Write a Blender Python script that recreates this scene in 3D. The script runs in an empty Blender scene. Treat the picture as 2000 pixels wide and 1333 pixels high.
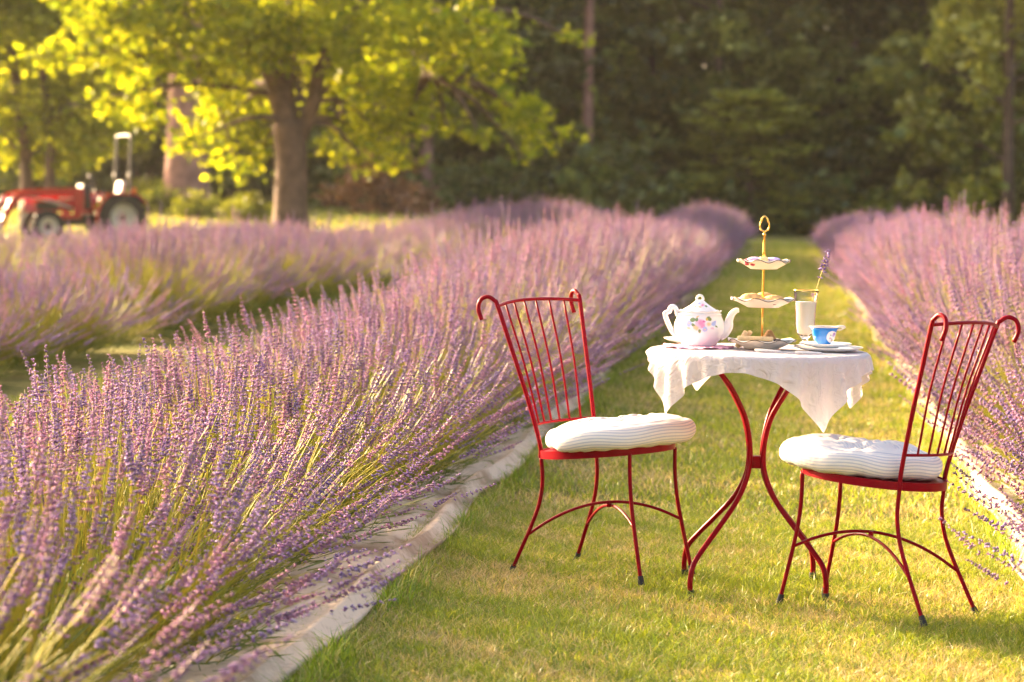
import bpy, bmesh, math, random
import numpy as np
from mathutils import Vector, Matrix, Euler

R = math.radians
rng = np.random.default_rng(11)
random.seed(5)
scene = bpy.context.scene
col = scene.collection

# ------------------------------------------------------------------ camera
cam_d = bpy.data.cameras.new('camera')
cam = bpy.data.objects.new('camera', cam_d)
col.objects.link(cam)
scene.camera = cam
cam.location = (0, 0, 1.2)
cam.rotation_euler = (R(90 - 3.371), 0, R(6.518))
cam_d.sensor_width = 36
cam_d.lens = 85.86
cam_d.clip_end = 3000
cam_d.clip_start = 0.05
cam_d.dof.use_dof = True
cam_d.dof.focus_distance = 7.45
cam_d.dof.aperture_fstop = 3.6
cam_d.dof.aperture_blades = 9

# ------------------------------------------------------------------ light
SUN_EL, SUN_AZ = R(17), R(56)          # azimuth: from +Y towards -X
sun_dir = Vector((-math.sin(SUN_AZ) * math.cos(SUN_EL), math.cos(SUN_AZ) * math.cos(SUN_EL), math.sin(SUN_EL)))
world = bpy.data.worlds.new('World')
scene.world = world
world.use_nodes = True
wn, wl = world.node_tree.nodes, world.node_tree.links
wn.clear()
sky = wn.new('ShaderNodeTexSky')
sky.sky_type = 'NISHITA'
sky.sun_disc = False
sky.sun_elevation = SUN_EL
sky.sun_rotation = -SUN_AZ
sky.air_density = 0.8
sky.dust_density = 6.0
sky.ozone_density = 0.3
tint = wn.new('ShaderNodeMix'); tint.data_type = 'RGBA'; tint.blend_type = 'MULTIPLY'
tint.inputs[0].default_value = 1.0
tint.inputs[7].default_value = (1.0, 0.91, 0.84, 1)     # warm evening haze over the whole sky
bg = wn.new('ShaderNodeBackground'); bg.inputs[1].default_value = 0.14
wo = wn.new('ShaderNodeOutputWorld')
wl.new(sky.outputs[0], tint.inputs[6]); wl.new(tint.outputs[2], bg.inputs[0]); wl.new(bg.outputs[0], wo.inputs[0])
sun_d = bpy.data.lights.new('sun', 'SUN')
sun_d.energy = 5.0
sun_d.angle = R(1.2)
sun_d.color = (1.0, 0.71, 0.41)
sun = bpy.data.objects.new('sun', sun_d)
col.objects.link(sun)
sun.rotation_euler = sun_dir.to_track_quat('Z', 'Y').to_euler()
scene.view_settings.view_transform = 'Standard'
scene.view_settings.look = 'None'
scene.view_settings.gamma = 1.0
scene.view_settings.exposure = 2.42
scene.render.engine = 'CYCLES'
scene.cycles.use_denoising = True
scene.cycles.max_bounces = 6
scene.cycles.diffuse_bounces = 3
scene.cycles.glossy_bounces = 3
scene.cycles.volume_bounces = 0
scene.cycles.transparent_max_bounces = 12
scene.cycles.sample_clamp_indirect = 6

# ------------------------------------------------------------------ helpers
def tag(o, label=None, cat=None, group=None, kind=None):
    if label: o['label'] = label
    if cat: o['category'] = cat
    if group: o['group'] = group
    if kind: o['kind'] = kind
    return o

def empty(name, label, cat, loc=(0, 0, 0), rz=0, group=None):
    o = bpy.data.objects.new(name, None)
    col.objects.link(o)
    o.empty_display_size = 0.05
    o.location = loc
    o.rotation_euler = (0, 0, rz)
    return tag(o, label, cat, group)

def copy_tree(o, parent=None):
    c = o.copy()
    col.objects.link(c)
    if parent is not None:
        c.parent = parent
    for ch in o.children:
        copy_tree(ch, c)
    return c

class MB:
    """collects shapes, builds ONE mesh object"""
    def __init__(s):
        s.v = []; s.f = []; s.c = []; s.n = 0; s.uv = []
    def add(s, V, Fs, c=None):
        V = np.asarray(V, float).reshape(-1, 3)
        s.v.append(V)
        s.f += [tuple(int(i) + s.n for i in f) for f in Fs]
        if c is not None:
            s.c.append(np.tile(np.asarray(c, float)[:3], (len(V), 1)))
        s.n += len(V)
        return s
    def mesh(s, name, mat=None, smooth=False):
        me = bpy.data.meshes.new(name)
        V = np.concatenate(s.v) if s.v else np.zeros((0, 3))
        me.from_pydata(V.tolist(), [], s.f)
        if s.c:
            a = me.attributes.new('Col', 'FLOAT_COLOR', 'POINT')
            cc = np.concatenate(s.c)
            a.data.foreach_set('color', np.hstack([cc, np.ones((len(cc), 1))]).ravel())
        if mat: me.materials.append(mat)
        if smooth: me.shade_smooth()
        me.update()
        return me
    def build(s, name, mat=None, parent=None, smooth=False, angle=None):
        me = s.mesh(name, mat, smooth)
        o = bpy.data.objects.new(name, me)
        col.objects.link(o)
        if parent is not None: o.parent = parent
        if angle is not None: 
            me.shade_smooth(); me.set_sharp_from_angle(angle=R(angle))
        return o
    # shapes
    def box(s, c, size, rot=None, bevel=0.0, color=None):
        bm = bmesh.new()
        bmesh.ops.create_cube(bm, size=1)
        bmesh.ops.scale(bm, vec=size, verts=bm.verts)
        if bevel > 0:
            bmesh.ops.bevel(bm, geom=bm.edges[:], offset=bevel, segments=2, profile=.5, affect='EDGES')
        if rot is not None:
            bmesh.ops.rotate(bm, cent=(0, 0, 0), matrix=rot, verts=bm.verts)
        bmesh.ops.translate(bm, vec=c, verts=bm.verts)
        bm.verts.index_update()
        s.add([v.co[:] for v in bm.verts], [[v.index for v in f.verts] for f in bm.faces], color)
        bm.free(); return s
    def tube(s, pts, rad, sides=10, sub=6, color=None, caps=True, flat=1.0):
        P = smooth_path(pts, sub) if sub > 1 else np.asarray(pts, float)
        n = len(P)
        if np.isscalar(rad): rr = np.full(n, float(rad))
        else:
            t = np.linspace(0, len(rad) - 1, n); rr = np.interp(t, np.arange(len(rad)), rad)
        T = np.gradient(P, axis=0); T /= np.linalg.norm(T, axis=1)[:, None] + 1e-12
        a = np.array([0, 0, 1.]) if abs(T[0][2]) < .9 else np.array([1., 0, 0])
        N = a - T[0] * (a @ T[0]); N /= np.linalg.norm(N)
        ang = np.arange(sides) * 2 * np.pi / sides
        V = []
        for i in range(n):
            N = N - T[i] * (N @ T[i]); N /= np.linalg.norm(N)
            B = np.cross(T[i], N)
            V.append(P[i] + rr[i] * (np.cos(ang)[:, None] * N * flat + np.sin(ang)[:, None] * B))
        Fs = []
        for i in range(n - 1):
            for j in range(sides):
                k = (j + 1) % sides
                Fs.append((i * sides + j, i * sides + k, (i + 1) * sides + k, (i + 1) * sides + j))
        if caps:
            Fs.append(tuple(range(sides))[::-1]); Fs.append(tuple(range((n - 1) * sides, n * sides)))
        s.add(np.concatenate(V), Fs, color); return s
    def lathe(s, prof, seg=40, rf=None, zf=None, color=None, closed=False, org=(0, 0, 0)):
        th = np.arange(seg) * 2 * np.pi / seg
        V = []
        m = len(prof)
        for i, (r, z) in enumerate(prof):
            rr = np.full(seg, r) if rf is None else r * rf(th, i / (m - 1))
            zz = np.full(seg, z) if zf is None else z + zf(th, i / (m - 1))
            V.append(np.stack([rr * np.cos(th), rr * np.sin(th), zz], 1))
        Fs = []
        for i in range(m - 1 if not closed else m):
            i2 = (i + 1) % m
            for j in range(seg):
                k = (j + 1) % seg
                Fs.append((i * seg + j, i * seg + k, i2 * seg + k, i2 * seg + j))
        if not closed:
            if prof[0][0] > 1e-6: Fs.append(tuple(range(seg))[::-1])
            if prof[-1][0] > 1e-6: Fs.append(tuple(range((m - 1) * seg, m * seg)))
        s.add(np.concatenate(V) + np.asarray(org), Fs, color); return s
    def sphere(s, c, r, u=10, v=7, scale=(1, 1, 1), color=None, noise=0, seed=0):
        rg = np.random.default_rng(seed)
        V = [(0, 0, 1)]
        for i in range(1, v):
            t = math.pi * i / v
            for j in range(u):
                p = 2 * math.pi * j / u
                V.append((math.sin(t) * math.cos(p), math.sin(t) * math.sin(p), math.cos(t)))
        V.append((0, 0, -1))
        V = np.array(V)
        if noise: V = V * (1 + rg.normal(0, noise, (len(V), 1)))
        Fs = [(0, 1 + j, 1 + (j + 1) % u) for j in range(u)]
        for i in range(v - 2):
            for j in range(u):
                a = 1 + i * u + j; b = 1 + i * u + (j + 1) % u
                Fs.append((a, a + u, b + u, b))
        L = len(V) - 1; o = 1 + (v - 2) * u
        Fs += [(L, o + (j + 1) % u, o + j) for j in range(u)]
        s.add(V * r * np.asarray(scale) + np.asarray(c), Fs, color); return s
    def grid(s, G, color=None):
        n, m = G.shape[:2]
        Fs = [(i * m + j, i * m + j + 1, (i + 1) * m + j + 1, (i + 1) * m + j) for i in range(n - 1) for j in range(m - 1)]
        s.add(G.reshape(-1, 3), Fs, color); return s

def smooth_path(pts, sub):
    P = np.asarray(pts, float)
    if len(P) < 3: 
        t = np.linspace(0, 1, sub + 1)[:, None]
        return P[0] * (1 - t) + P[1] * t
    Q = np.vstack([2 * P[0] - P[1], P, 2 * P[-1] - P[-2]])
    out = []
    for i in range(1, len(Q) - 2):
        for t in np.linspace(0, 1, sub, endpoint=False):
            a, b, c, d = Q[i - 1], Q[i], Q[i + 1], Q[i + 2]
            out.append(.5 * (2 * b + (c - a) * t + (2 * a - 5 * b + 4 * c - d) * t * t + (3 * b - a - 3 * c + d) * t ** 3))
    out.append(P[-1])
    return np.array(out)

def np_mesh(name, V, Fidx, C=None, mat=None, smooth=False):
    """fast mesh; Fidx list of int arrays (n,3) or (n,4)"""
    me = bpy.data.meshes.new(name)
    V = np.ascontiguousarray(V, np.float32)
    me.vertices.add(len(V)); me.vertices.foreach_set('co', V.ravel())
    loops = np.concatenate([f.ravel() for f in Fidx]).astype(np.int32)
    tot = np.concatenate([np.full(len(f), f.shape[1]) for f in Fidx]).astype(np.int32)
    st = np.concatenate([[0], np.cumsum(tot)[:-1]]).astype(np.int32)
    me.loops.add(len(loops)); me.loops.foreach_set('vertex_index', loops)
    me.polygons.add(len(tot)); me.polygons.foreach_set('loop_start', st)
    try: me.polygons.foreach_set('loop_total', tot)
    except Exception: pass
    if C is not None:
        a = me.attributes.new('Col', 'FLOAT_COLOR', 'POINT')
        a.data.foreach_set('color', np.hstack([C, np.ones((len(C), 1))]).astype(np.float32).ravel())
    if mat: me.materials.append(mat)
    me.update(calc_edges=True)
    me.validate()
    if smooth: me.shade_smooth()
    return me

def obj(name, me, parent=None):
    o = bpy.data.objects.new(name, me); col.objects.link(o)
    if parent is not None: o.parent = parent
    return o

# ------------------------------------------------------------------ materials
M = {}
def mat(name, color, rough=.6, metal=0., var=.0, scale=6., bump=0., bscale=40., spec=.5, coat=0., sss=0.):
    m = bpy.data.materials.new(name); m.use_nodes = True
    nt = m.node_tree; b = nt.nodes['Principled BSDF']
    b.inputs['Base Color'].default_value = (*color, 1)
    b.inputs['Roughness'].default_value = rough
    b.inputs['Metallic'].default_value = metal
    b.inputs['Specular IOR Level'].default_value = spec
    if coat: b.inputs['Coat Weight'].default_value = coat; b.inputs['Coat Roughness'].default_value = .1
    if sss:
        b.inputs['Subsurface Weight'].default_value = sss
        b.inputs['Subsurface Radius'].default_value = (.01, .006, .003)
        b.inputs['Subsurface Scale'].default_value = 1.0
    tc = nt.nodes.new('ShaderNodeTexCoord')
    if var:
        n = nt.nodes.new('ShaderNodeTexNoise'); n.inputs['Scale'].default_value = scale; n.inputs['Detail'].default_value = 5
        nt.links.new(tc.outputs['Object'], n.inputs['Vector'])
        mr = nt.nodes.new('ShaderNodeMapRange'); mr.inputs[1].default_value = .3; mr.inputs[2].default_value = .7
        mr.inputs[3].default_value = 1 - var; mr.inputs[4].default_value = 1 + var
        nt.links.new(n.outputs['Fac'], mr.inputs[0])
        mx = nt.nodes.new('ShaderNodeVectorMath'); mx.operation = 'SCALE'; mx.inputs[0].default_value = color
        nt.links.new(mr.outputs[0], mx.inputs['Scale']); nt.links.new(mx.outputs[0], b.inputs['Base Color'])
    if bump:
        n2 = nt.nodes.new('ShaderNodeTexNoise'); n2.inputs['Scale'].default_value = bscale; n2.inputs['Detail'].default_value = 6
        nt.links.new(tc.outputs['Object'], n2.inputs['Vector'])
        bp = nt.nodes.new('ShaderNodeBump'); bp.inputs['Strength'].default_value = bump; bp.inputs['Distance'].default_value = .01
        nt.links.new(n2.outputs['Fac'], bp.inputs['Height']); nt.links.new(bp.outputs[0], b.inputs['Normal'])
    M[name] = m
    return m

def leaf_mat(name, trans=.4, tcol=(1.25, 1.1, .5), rough=.6, gloss=.06):
    """thin leaf: attribute colour, light passing through it"""
    m = bpy.data.materials.new(name); m.use_nodes = True
    nt = m.node_tree; nt.nodes.clear()
    at = nt.nodes.new('ShaderNodeAttribute'); at.attribute_name = 'Col'
    oi = nt.nodes.new('ShaderNodeObjectInfo')
    mr = nt.nodes.new('ShaderNodeMapRange'); mr.inputs[3].default_value = .85; mr.inputs[4].default_value = 1.15
    nt.links.new(oi.outputs['Random'], mr.inputs[0])
    sc = nt.nodes.new('ShaderNodeVectorMath'); sc.operation = 'SCALE'
    nt.links.new(at.outputs['Color'], sc.inputs[0]); nt.links.new(mr.outputs[0], sc.inputs['Scale'])
    d = nt.nodes.new('ShaderNodeBsdfDiffuse'); nt.links.new(sc.outputs[0], d.inputs[0])
    t = nt.nodes.new('ShaderNodeBsdfTranslucent')
    tm = nt.nodes.new('ShaderNodeVectorMath'); tm.operation = 'MULTIPLY'; tm.inputs[1].default_value = tcol
    nt.links.new(sc.outputs[0], tm.inputs[0]); nt.links.new(tm.outputs[0], t.inputs[0])
    mx = nt.nodes.new('ShaderNodeMixShader'); mx.inputs[0].default_value = trans
    nt.links.new(d.outputs[0], mx.inputs[1]); nt.links.new(t.outputs[0], mx.inputs[2])
    g = nt.nodes.new('ShaderNodeBsdfGlossy'); g.inputs['Roughness'].default_value = .35
    m2 = nt.nodes.new('ShaderNodeMixShader'); m2.inputs[0].default_value = gloss
    nt.links.new(mx.outputs[0], m2.inputs[1]); nt.links.new(g.outputs[0], m2.inputs[2])
    o = nt.nodes.new('ShaderNodeOutputMaterial'); nt.links.new(m2.outputs[0], o.inputs[0])
    M[name] = m
    return m

leaf_mat('leaf', .58, (1.3, 1.2, .35), gloss=.015)
leaf_mat('forest_leaf', .45, (1.2, 1.1, .5), gloss=.03)
leaf_mat('grass_blade', .4, (1.2, 1.1, .5), gloss=.04)
leaf_mat('lavender_stem', .3, (1.2, 1.05, .5), gloss=.04)
leaf_mat('lavender_flower', .22, (1.2, .95, .95), gloss=.02)
mat('red_paint', (.23, .001, .008), .3, var=.10, scale=30, spec=.1, bump=.03, bscale=200)
mat('rubber', (.02, .02, .022), .7)
mat('porcelain', (.86, .84, .82), .12, coat=.5, var=.02, scale=20)
mat('cream_china', (.88, .77, .63), .3, coat=.15, var=.03, scale=20)
mat('gilt', (.10, .06, .025), .3, .6)
mat('gold', (.95, .58, .14), .22, 1.0, var=.08, scale=60)
mat('silver', (.8, .78, .74), .2, 1.0)
mat('bark', (.12, .075, .05), .9, var=.45, scale=4, bump=1.0, bscale=14)
mat('bark_red', (.30, .155, .12), .9, var=.4, scale=3, bump=1.0, bscale=10)
mat('tractor_red', (.40, .004, .01), .22, coat=.6, var=.06, scale=5)
mat('tractor_black', (.02, .02, .02), .5)
mat('tyre', (.025, .024, .023), .85, var=.3, scale=8)
mat('wheel_grey', (.55, .53, .48), .4, var=.08, scale=5)
mat('vinyl', (.62, .56, .48), .5)
mat('amber', (.9, .25, .02), .3)
mat('chrome_lamp', (.8, .8, .8), .1, .9)
mat('steel_worn', (.42, .38, .34), .5, .5, var=.3, scale=6)

# ------------------------------------------------------------------ terrain
def sm(x): 
    x = np.clip(x, 0, 1); return x * x * (3 - 2 * x)
def hn(x, y, s=1.0, seed=0.):
    """cheap smooth pseudo noise in -1..1"""
    x = np.asarray(x) / s + seed * 7.1; y = np.asarray(y) / s + seed * 3.7
    return (np.sin(x * 1.7 + 1.3 * np.sin(y * 1.1 + seed)) + np.sin(y * 2.1 + 1.7 * np.sin(x * .9 + 2 * seed)) + np.sin((x + y) * 1.3 + seed)) / 3
def zg(x, y):
    x = np.asarray(x, float); y = np.asarray(y, float)
    z = -.033 * (np.clip(x, -1.5, 1.1) + .11)
    z = z + .20 * sm((-x - 6) / 6) * sm((y - 25) / 25)
    z = z + .55 * sm((y - 55) / 22) * sm((-x - 2) / 9)
    return z

xs = np.unique(np.concatenate([np.linspace(-900, -60, 12), np.linspace(-60, -6, 40), np.linspace(-6, 4, 61), np.linspace(4, 60, 30), np.linspace(60, 900, 12)]))
ys = np.unique(np.concatenate([np.linspace(-600, -10, 8), np.linspace(-10, 20, 91), np.linspace(20, 120, 60), np.linspace(120, 1800, 14)]))
GX, GY = np.meshgrid(xs, ys)
GZ = zg(GX, GY) - .012 + .008 * hn(GX, GY, .25, 3) * (np.abs(GX) < 5) * (GY < 25)
gm = bpy.data.materials.new('turf'); gm.use_nodes = True
nt = gm.node_tree; b = nt.nodes['Principled BSDF']; b.inputs['Roughness'].default_value = .95; b.inputs['Specular IOR Level'].default_value = .1
tc = nt.nodes.new('ShaderNodeTexCoord')
def noise_node(scale, det=6, rough=.6):
    n = nt.nodes.new('ShaderNodeTexNoise'); n.inputs['Scale'].default_value = scale; n.inputs['Detail'].default_value = det; n.inputs['Roughness'].default_value = rough
    nt.links.new(tc.outputs['Object'], n.inputs['Vector']); return n
n1 = noise_node(1.3); n2 = noise_node(22, 8, .7)
r1 = nt.nodes.new('ShaderNodeValToRGB')
r1.color_ramp.elements[0].position = .38; r1.color_ramp.elements[0].color = (.14, .16, .03, 1)
r1.color_ramp.elements[1].position = .62; r1.color_ramp.elements[1].color = (.30, .25, .09, 1)
r2 = nt.nodes.new('ShaderNodeValToRGB')
r2.color_ramp.elements[0].position = .3; r2.color_ramp.elements[0].color = (.45, .42, .4, 1)
r2.color_ramp.elements[1].position = .7; r2.color_ramp.elements[1].color = (1.15, 1.15, 1.1, 1)
nt.links.new(n1.outputs['Fac'], r1.inputs[0]); nt.links.new(n2.outputs['Fac'], r2.inputs[0])
mx = nt.nodes.new('ShaderNodeMix'); mx.data_type = 'RGBA'; mx.blend_type = 'MULTIPLY'; mx.inputs[0].default_value = 1
nt.links.new(r1.outputs[0], mx.inputs[6]); nt.links.new(r2.outputs[0], mx.inputs[7]); nt.links.new(mx.outputs[2], b.inputs['Base Color'])
bp = nt.nodes.new('ShaderNodeBump'); bp.inputs['Strength'].default_value = .8; bp.inputs['Distance'].default_value = .02
nt.links.new(n2.outputs['Fac'], bp.inputs['Height']); nt.links.new(bp.outputs[0], b.inputs['Normal'])
g = MB().grid(np.stack([GX, GY, GZ], -1)).build('ground', gm, smooth=True)
tag(g, kind='structure')

# ------------------------------------------------------------------ grass blades (uncountable)
def blades(n, xr, yr, h, w, lean=.5, seedc=0, power=1.0, xy=None):
    if xy is None:
        u = rng.random(n)
        y = (yr[0] ** power + u * (yr[1] ** power - yr[0] ** power)) ** (1 / power)
        x = rng.uniform(xr[0], xr[1], n)
    else:
        x, y = xy; n = len(x)
    z = zg(x, y) - .012
    dry = .5 + .5 * hn(x, y, .35, 1) + .45 * hn(x, y, .09, 2) + rng.normal(0, .35, n)
    dry = np.clip(dry * .75 + .02, 0, 1)
    hh = h * rng.uniform(.45, 1.25, n) * (1.15 - .5 * dry)
    ww = w * rng.uniform(.7, 1.3, n)
    az = rng.uniform(0, 2 * np.pi, n); la = rng.uniform(0, 2 * np.pi, n)
    ln = hh * rng.uniform(.1, lean * 2, n) * (1 + .6 * dry)
    bx, by = np.cos(az) * ww / 2, np.sin(az) * ww / 2
    lx, ly = np.cos(la) * ln, np.sin(la) * ln
    P = np.zeros((n, 5, 3))
    P[:, 0] = np.stack([x - bx, y - by, z], 1); P[:, 1] = np.stack([x + bx, y + by, z], 1)
    P[:, 2] = np.stack([x + bx * .8 + lx * .35, y + by * .8 + ly * .35, z + hh * .6], 1)
    P[:, 3] = np.stack([x - bx * .8 + lx * .35, y - by * .8 + ly * .35, z + hh * .6], 1)
    P[:, 4] = np.stack([x + lx, y + ly, z + hh * .95], 1)
    g1 = np.array([.15, .25, .024]); g2 = np.array([.42, .47, .05]); s1 = np.array([.50, .42, .13]); s2 = np.array([.74, .60, .36])
    t = rng.random((n, 1)); gc = g1 * (1 - t) + g2 * t; t = rng.random((n, 1)); sc = s1 * (1 - t) + s2 * t
    k = (dry[:, None] > .5 + rng.normal(0, .12, (n, 1))).astype(float)
    C = gc * (1 - k) + sc * k
    C = np.repeat(C * rng.uniform(.6, 1.2, (n, 1)), 5, 0)
    return P.reshape(-1, 3), C
Ps, Cs = [], []
for n, xr, yr, h, w, ln in ((190000, (-1.3, .85), (4.4, 9.2), .035, .0026, .95), (52000, (-1.3, .95), (9.2, 17), .036, .0045, .7),
                        (34000, (-1.3, .9), (17, 34), .04, .010, .6), (26000, (-1.3, .9), (34, 66), .045, .018, .6),
                        (16000, (-4.4, -2.9), (8, 40), .05, .012, .6), (9000, (-8.2, -6.6), (18, 44), .06, .02, .6), (22000, (-30, -7), (44, 76), .12, .04, .5)):
    P, C = blades(n, xr, yr, h, w, ln); Ps.append(P); Cs.append(C)
# longer uncut fringe against the fabric edges
ne = 9000
ey = 4.4 + 20 * rng.random(ne) ** 1.6
clump = hn(ey, ey * 0, .35, 5) + rng.normal(0, .25, ne)
sel = clump > .1
for side in (-1, 1):
    yy = ey[sel]; xx = (-1.16 if side < 0 else .77) - side * np.abs(rng.normal(0, .035, len(yy)))
    P, C = blades(0, None, None, .075, .0035, .5, xy=(xx, yy)); Ps.append(P); Cs.append(C * np.array([.85, 1.0, .8]))
V = np.concatenate(Ps); C = np.concatenate(Cs); n = len(V) // 5
i0 = (np.arange(n) * 5)[:, None]
gme = np_mesh('grass', V, [i0 + np.array([[0, 1, 2, 3]]), i0 + np.array([[3, 2, 4]])], C, M['grass_blade'])
tag(obj('grass', gme), 'short mown grass, green with straw coloured patches, between the lavender beds', 'grass', kind='stuff')

# ------------------------------------------------------------------ weed fabric under the rows
fm = bpy.data.materials.new('woven_fabric'); fm.use_nodes = True
nt = fm.node_tree; b = nt.nodes['Principled BSDF']; b.inputs['Roughness'].default_value = .9; b.inputs['Specular IOR Level'].default_value = .15
tc = nt.nodes.new('ShaderNodeTexCoord')
n1 = noise_node(3.0, 6, .65); n2 = noise_node(35, 6, .7)
r1 = nt.nodes.new('ShaderNodeValToRGB')
r1.color_ramp.elements[0].position = .36; r1.color_ramp.elements[0].color = (.38, .27, .17, 1)
r1.color_ramp.elements[1].position = .52; r1.color_ramp.elements[1].color = (.70, .56, .41, 1)
nt.links.new(n1.outputs['Fac'], r1.inputs[0])
r2 = nt.nodes.new('ShaderNodeValToRGB')
r2.color_ramp.elements[0].position = .30; r2.color_ramp.elements[0].color = (.6, .55, .5, 1)
r2.color_ramp.elements[1].position = .45; r2.color_ramp.elements[1].color = (1, 1, 1, 1)
nt.links.new(n2.outputs['Fac'], r2.inputs[0])
mx = nt.nodes.new('ShaderNodeMix'); mx.data_type = 'RGBA'; mx.blend_type = 'MULTIPLY'; mx.inputs[0].default_value = 1
nt.links.new(r1.outputs[0], mx.inputs[6]); nt.links.new(r2.outputs[0], mx.inputs[7]); nt.links.new(mx.outputs[2], b.inputs['Base Color'])
wv = nt.nodes.new('ShaderNodeTexChecker'); wv.inputs['Scale'].default_value = 500
nt.links.new(tc.outputs['Object'], wv.inputs['Vector'])
bp = nt.nodes.new('ShaderNodeBump'); bp.inputs['Strength'].default_value = .25; bp.inputs['Distance'].default_value = .002
nt.links.new(wv.outputs['Fac'], bp.inputs['Height']); nt.links.new(bp.outputs[0], b.inputs['Normal'])

def fabric(xe, xc, y0, y1, sgn, step, label, group=None, fine=True):
    """sheet from the row's middle xc out to the loose edge xe (sgn: +1 edge towards +X)"""
    ys = np.concatenate([np.arange(y0, min(16, y1), step), np.arange(min(16, y1), y1, step * 4)]) if fine else np.arange(y0, y1, 1.)
    u = np.concatenate([np.linspace(0, .55, 6), np.linspace(.6, 1, 26)]) if fine else np.linspace(0, 1, 6)
    G = np.zeros((len(ys), len(u) + 3, 3))
    edge = xe + sgn * (.035 * hn(ys, ys * 0, .5, 2) + .03 * hn(ys, ys * 0, 1.7, 4))
    for j, uu in enumerate(u):
        x = xc + (edge - xc) * uu
        k = np.clip((uu - .5) / .5, 0, 1)
        fold = .013 * np.sin(uu * 74 + 1.3 * hn(ys, ys * 0, 1.3, 6)) * (.45 + .55 * hn(ys, uu * 2 + ys * 0, 1.1, 8)) + .009 * np.abs(np.sin(uu * 33 + 2.0 * hn(ys, ys * 0, .9, 16))) + .003 * hn(ys, uu * 9 + ys * 0, .12, 9)
        lip = .040 * np.exp(-((uu - .962) / .014) ** 2) * (.75 + .4 * hn(ys, ys * 0, .8, 12))
        G[:, j] = np.stack([x, ys, zg(x, ys) + .016 + k * np.maximum(fold, -.012) + k * lip], 1)
    for q, (dx, dz) in enumerate(((.012, .004), (.008, -.012), (-.004, -.024))):     # turned-under hem
        x = edge + sgn * dx
        G[:, len(u) + q] = np.stack([x, ys, zg(x, ys) + .018 + dz], 1)
    o = MB().grid(G if sgn > 0 else G[:, ::-1]).build('weed_fabric', fm, smooth=True)
    return tag(o, label, 'fabric', group)
fabric(-1.185, -2.5, 2.2, 63, 1, .03, 'rumpled beige weed fabric under the lavender behind the chair beside the teapot')
fabric(.765, 2.5, 3.5, 63, -1, .04, 'beige weed fabric edge under the lavender behind the chair beside the blue cup')

# ------------------------------------------------------------------ lavender plants
def spike_template(seed, L=.105):
    rg = np.random.default_rng(seed)
    V, Fq, C = [], [], []
    hs = [-.028] + list(np.linspace(0, L, 8))
    for wi, h in enumerate(hs):
        t = max(0, h) / L
        r = (.0105 * (1 - .55 * t) if wi else .008) * rg.uniform(.85, 1.15)
        nf = 6 if t < .7 else 4
        ph = rg.uniform(0, 6.28)
        for k in range(nf):
            a = ph + k * 2 * np.pi / nf + rg.normal(0, .12)
            if rg.random() < (.4 if wi == 0 else .06): continue
            d = np.array([np.cos(a), np.sin(a), 0]); s = np.array([-np.sin(a), np.cos(a), 0])
            up = rg.uniform(.15, .75) * .01; h = hs[wi] + rg.normal(0, .0022)
            wd = .0042 * (1 - .3 * t)
            base = d * .0012 + np.array([0, 0, h])
            tip = d * r * rg.uniform(.8, 1.25) + np.array([0, 0, h + up])
            mid = (base + tip) / 2 + np.array([0, 0, .0015])
            n = len(V)
            V += [base, mid + s * wd, mid - s * wd, tip, mid + np.array([0, 0, .004])]
            Fq += [(n, n + 2, n + 1), (n + 1, n + 2, n + 3), (n, n + 1, n + 4), (n, n + 4, n + 2), (n + 1, n + 3, n + 4), (n + 2, n + 4, n + 3)]
            op = rg.random() < .35                                      # open floret: paler lilac lips
            cb = np.array([.17, .11, .27]) * rg.uniform(.8, 1.3)
            ct = np.array([.54, .43, .76]) * rg.uniform(.8, 1.1) if op else np.array([.29, .19, .42]) * rg.uniform(.8, 1.2)
            C += [cb, (cb + ct) / 2, (cb + ct) / 2, ct, ct]
    n = len(V); V += [np.array([.0015, 0, L - .004]), np.array([-.001, .0015, L - .004]), np.array([-.001, -.0015, L - .004]), np.array([0, 0, L + .012])]
    Fq += [(n, n + 1, n + 3), (n + 1, n + 2, n + 3), (n + 2, n, n + 3)]; C += [np.array([.26, .16, .30])] * 4
    return np.array(V), np.array(Fq), np.array(C)
TEMPL = [spike_template(i, L) for i, L in enumerate((.085, .1, .115, .09, .125))]

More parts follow.
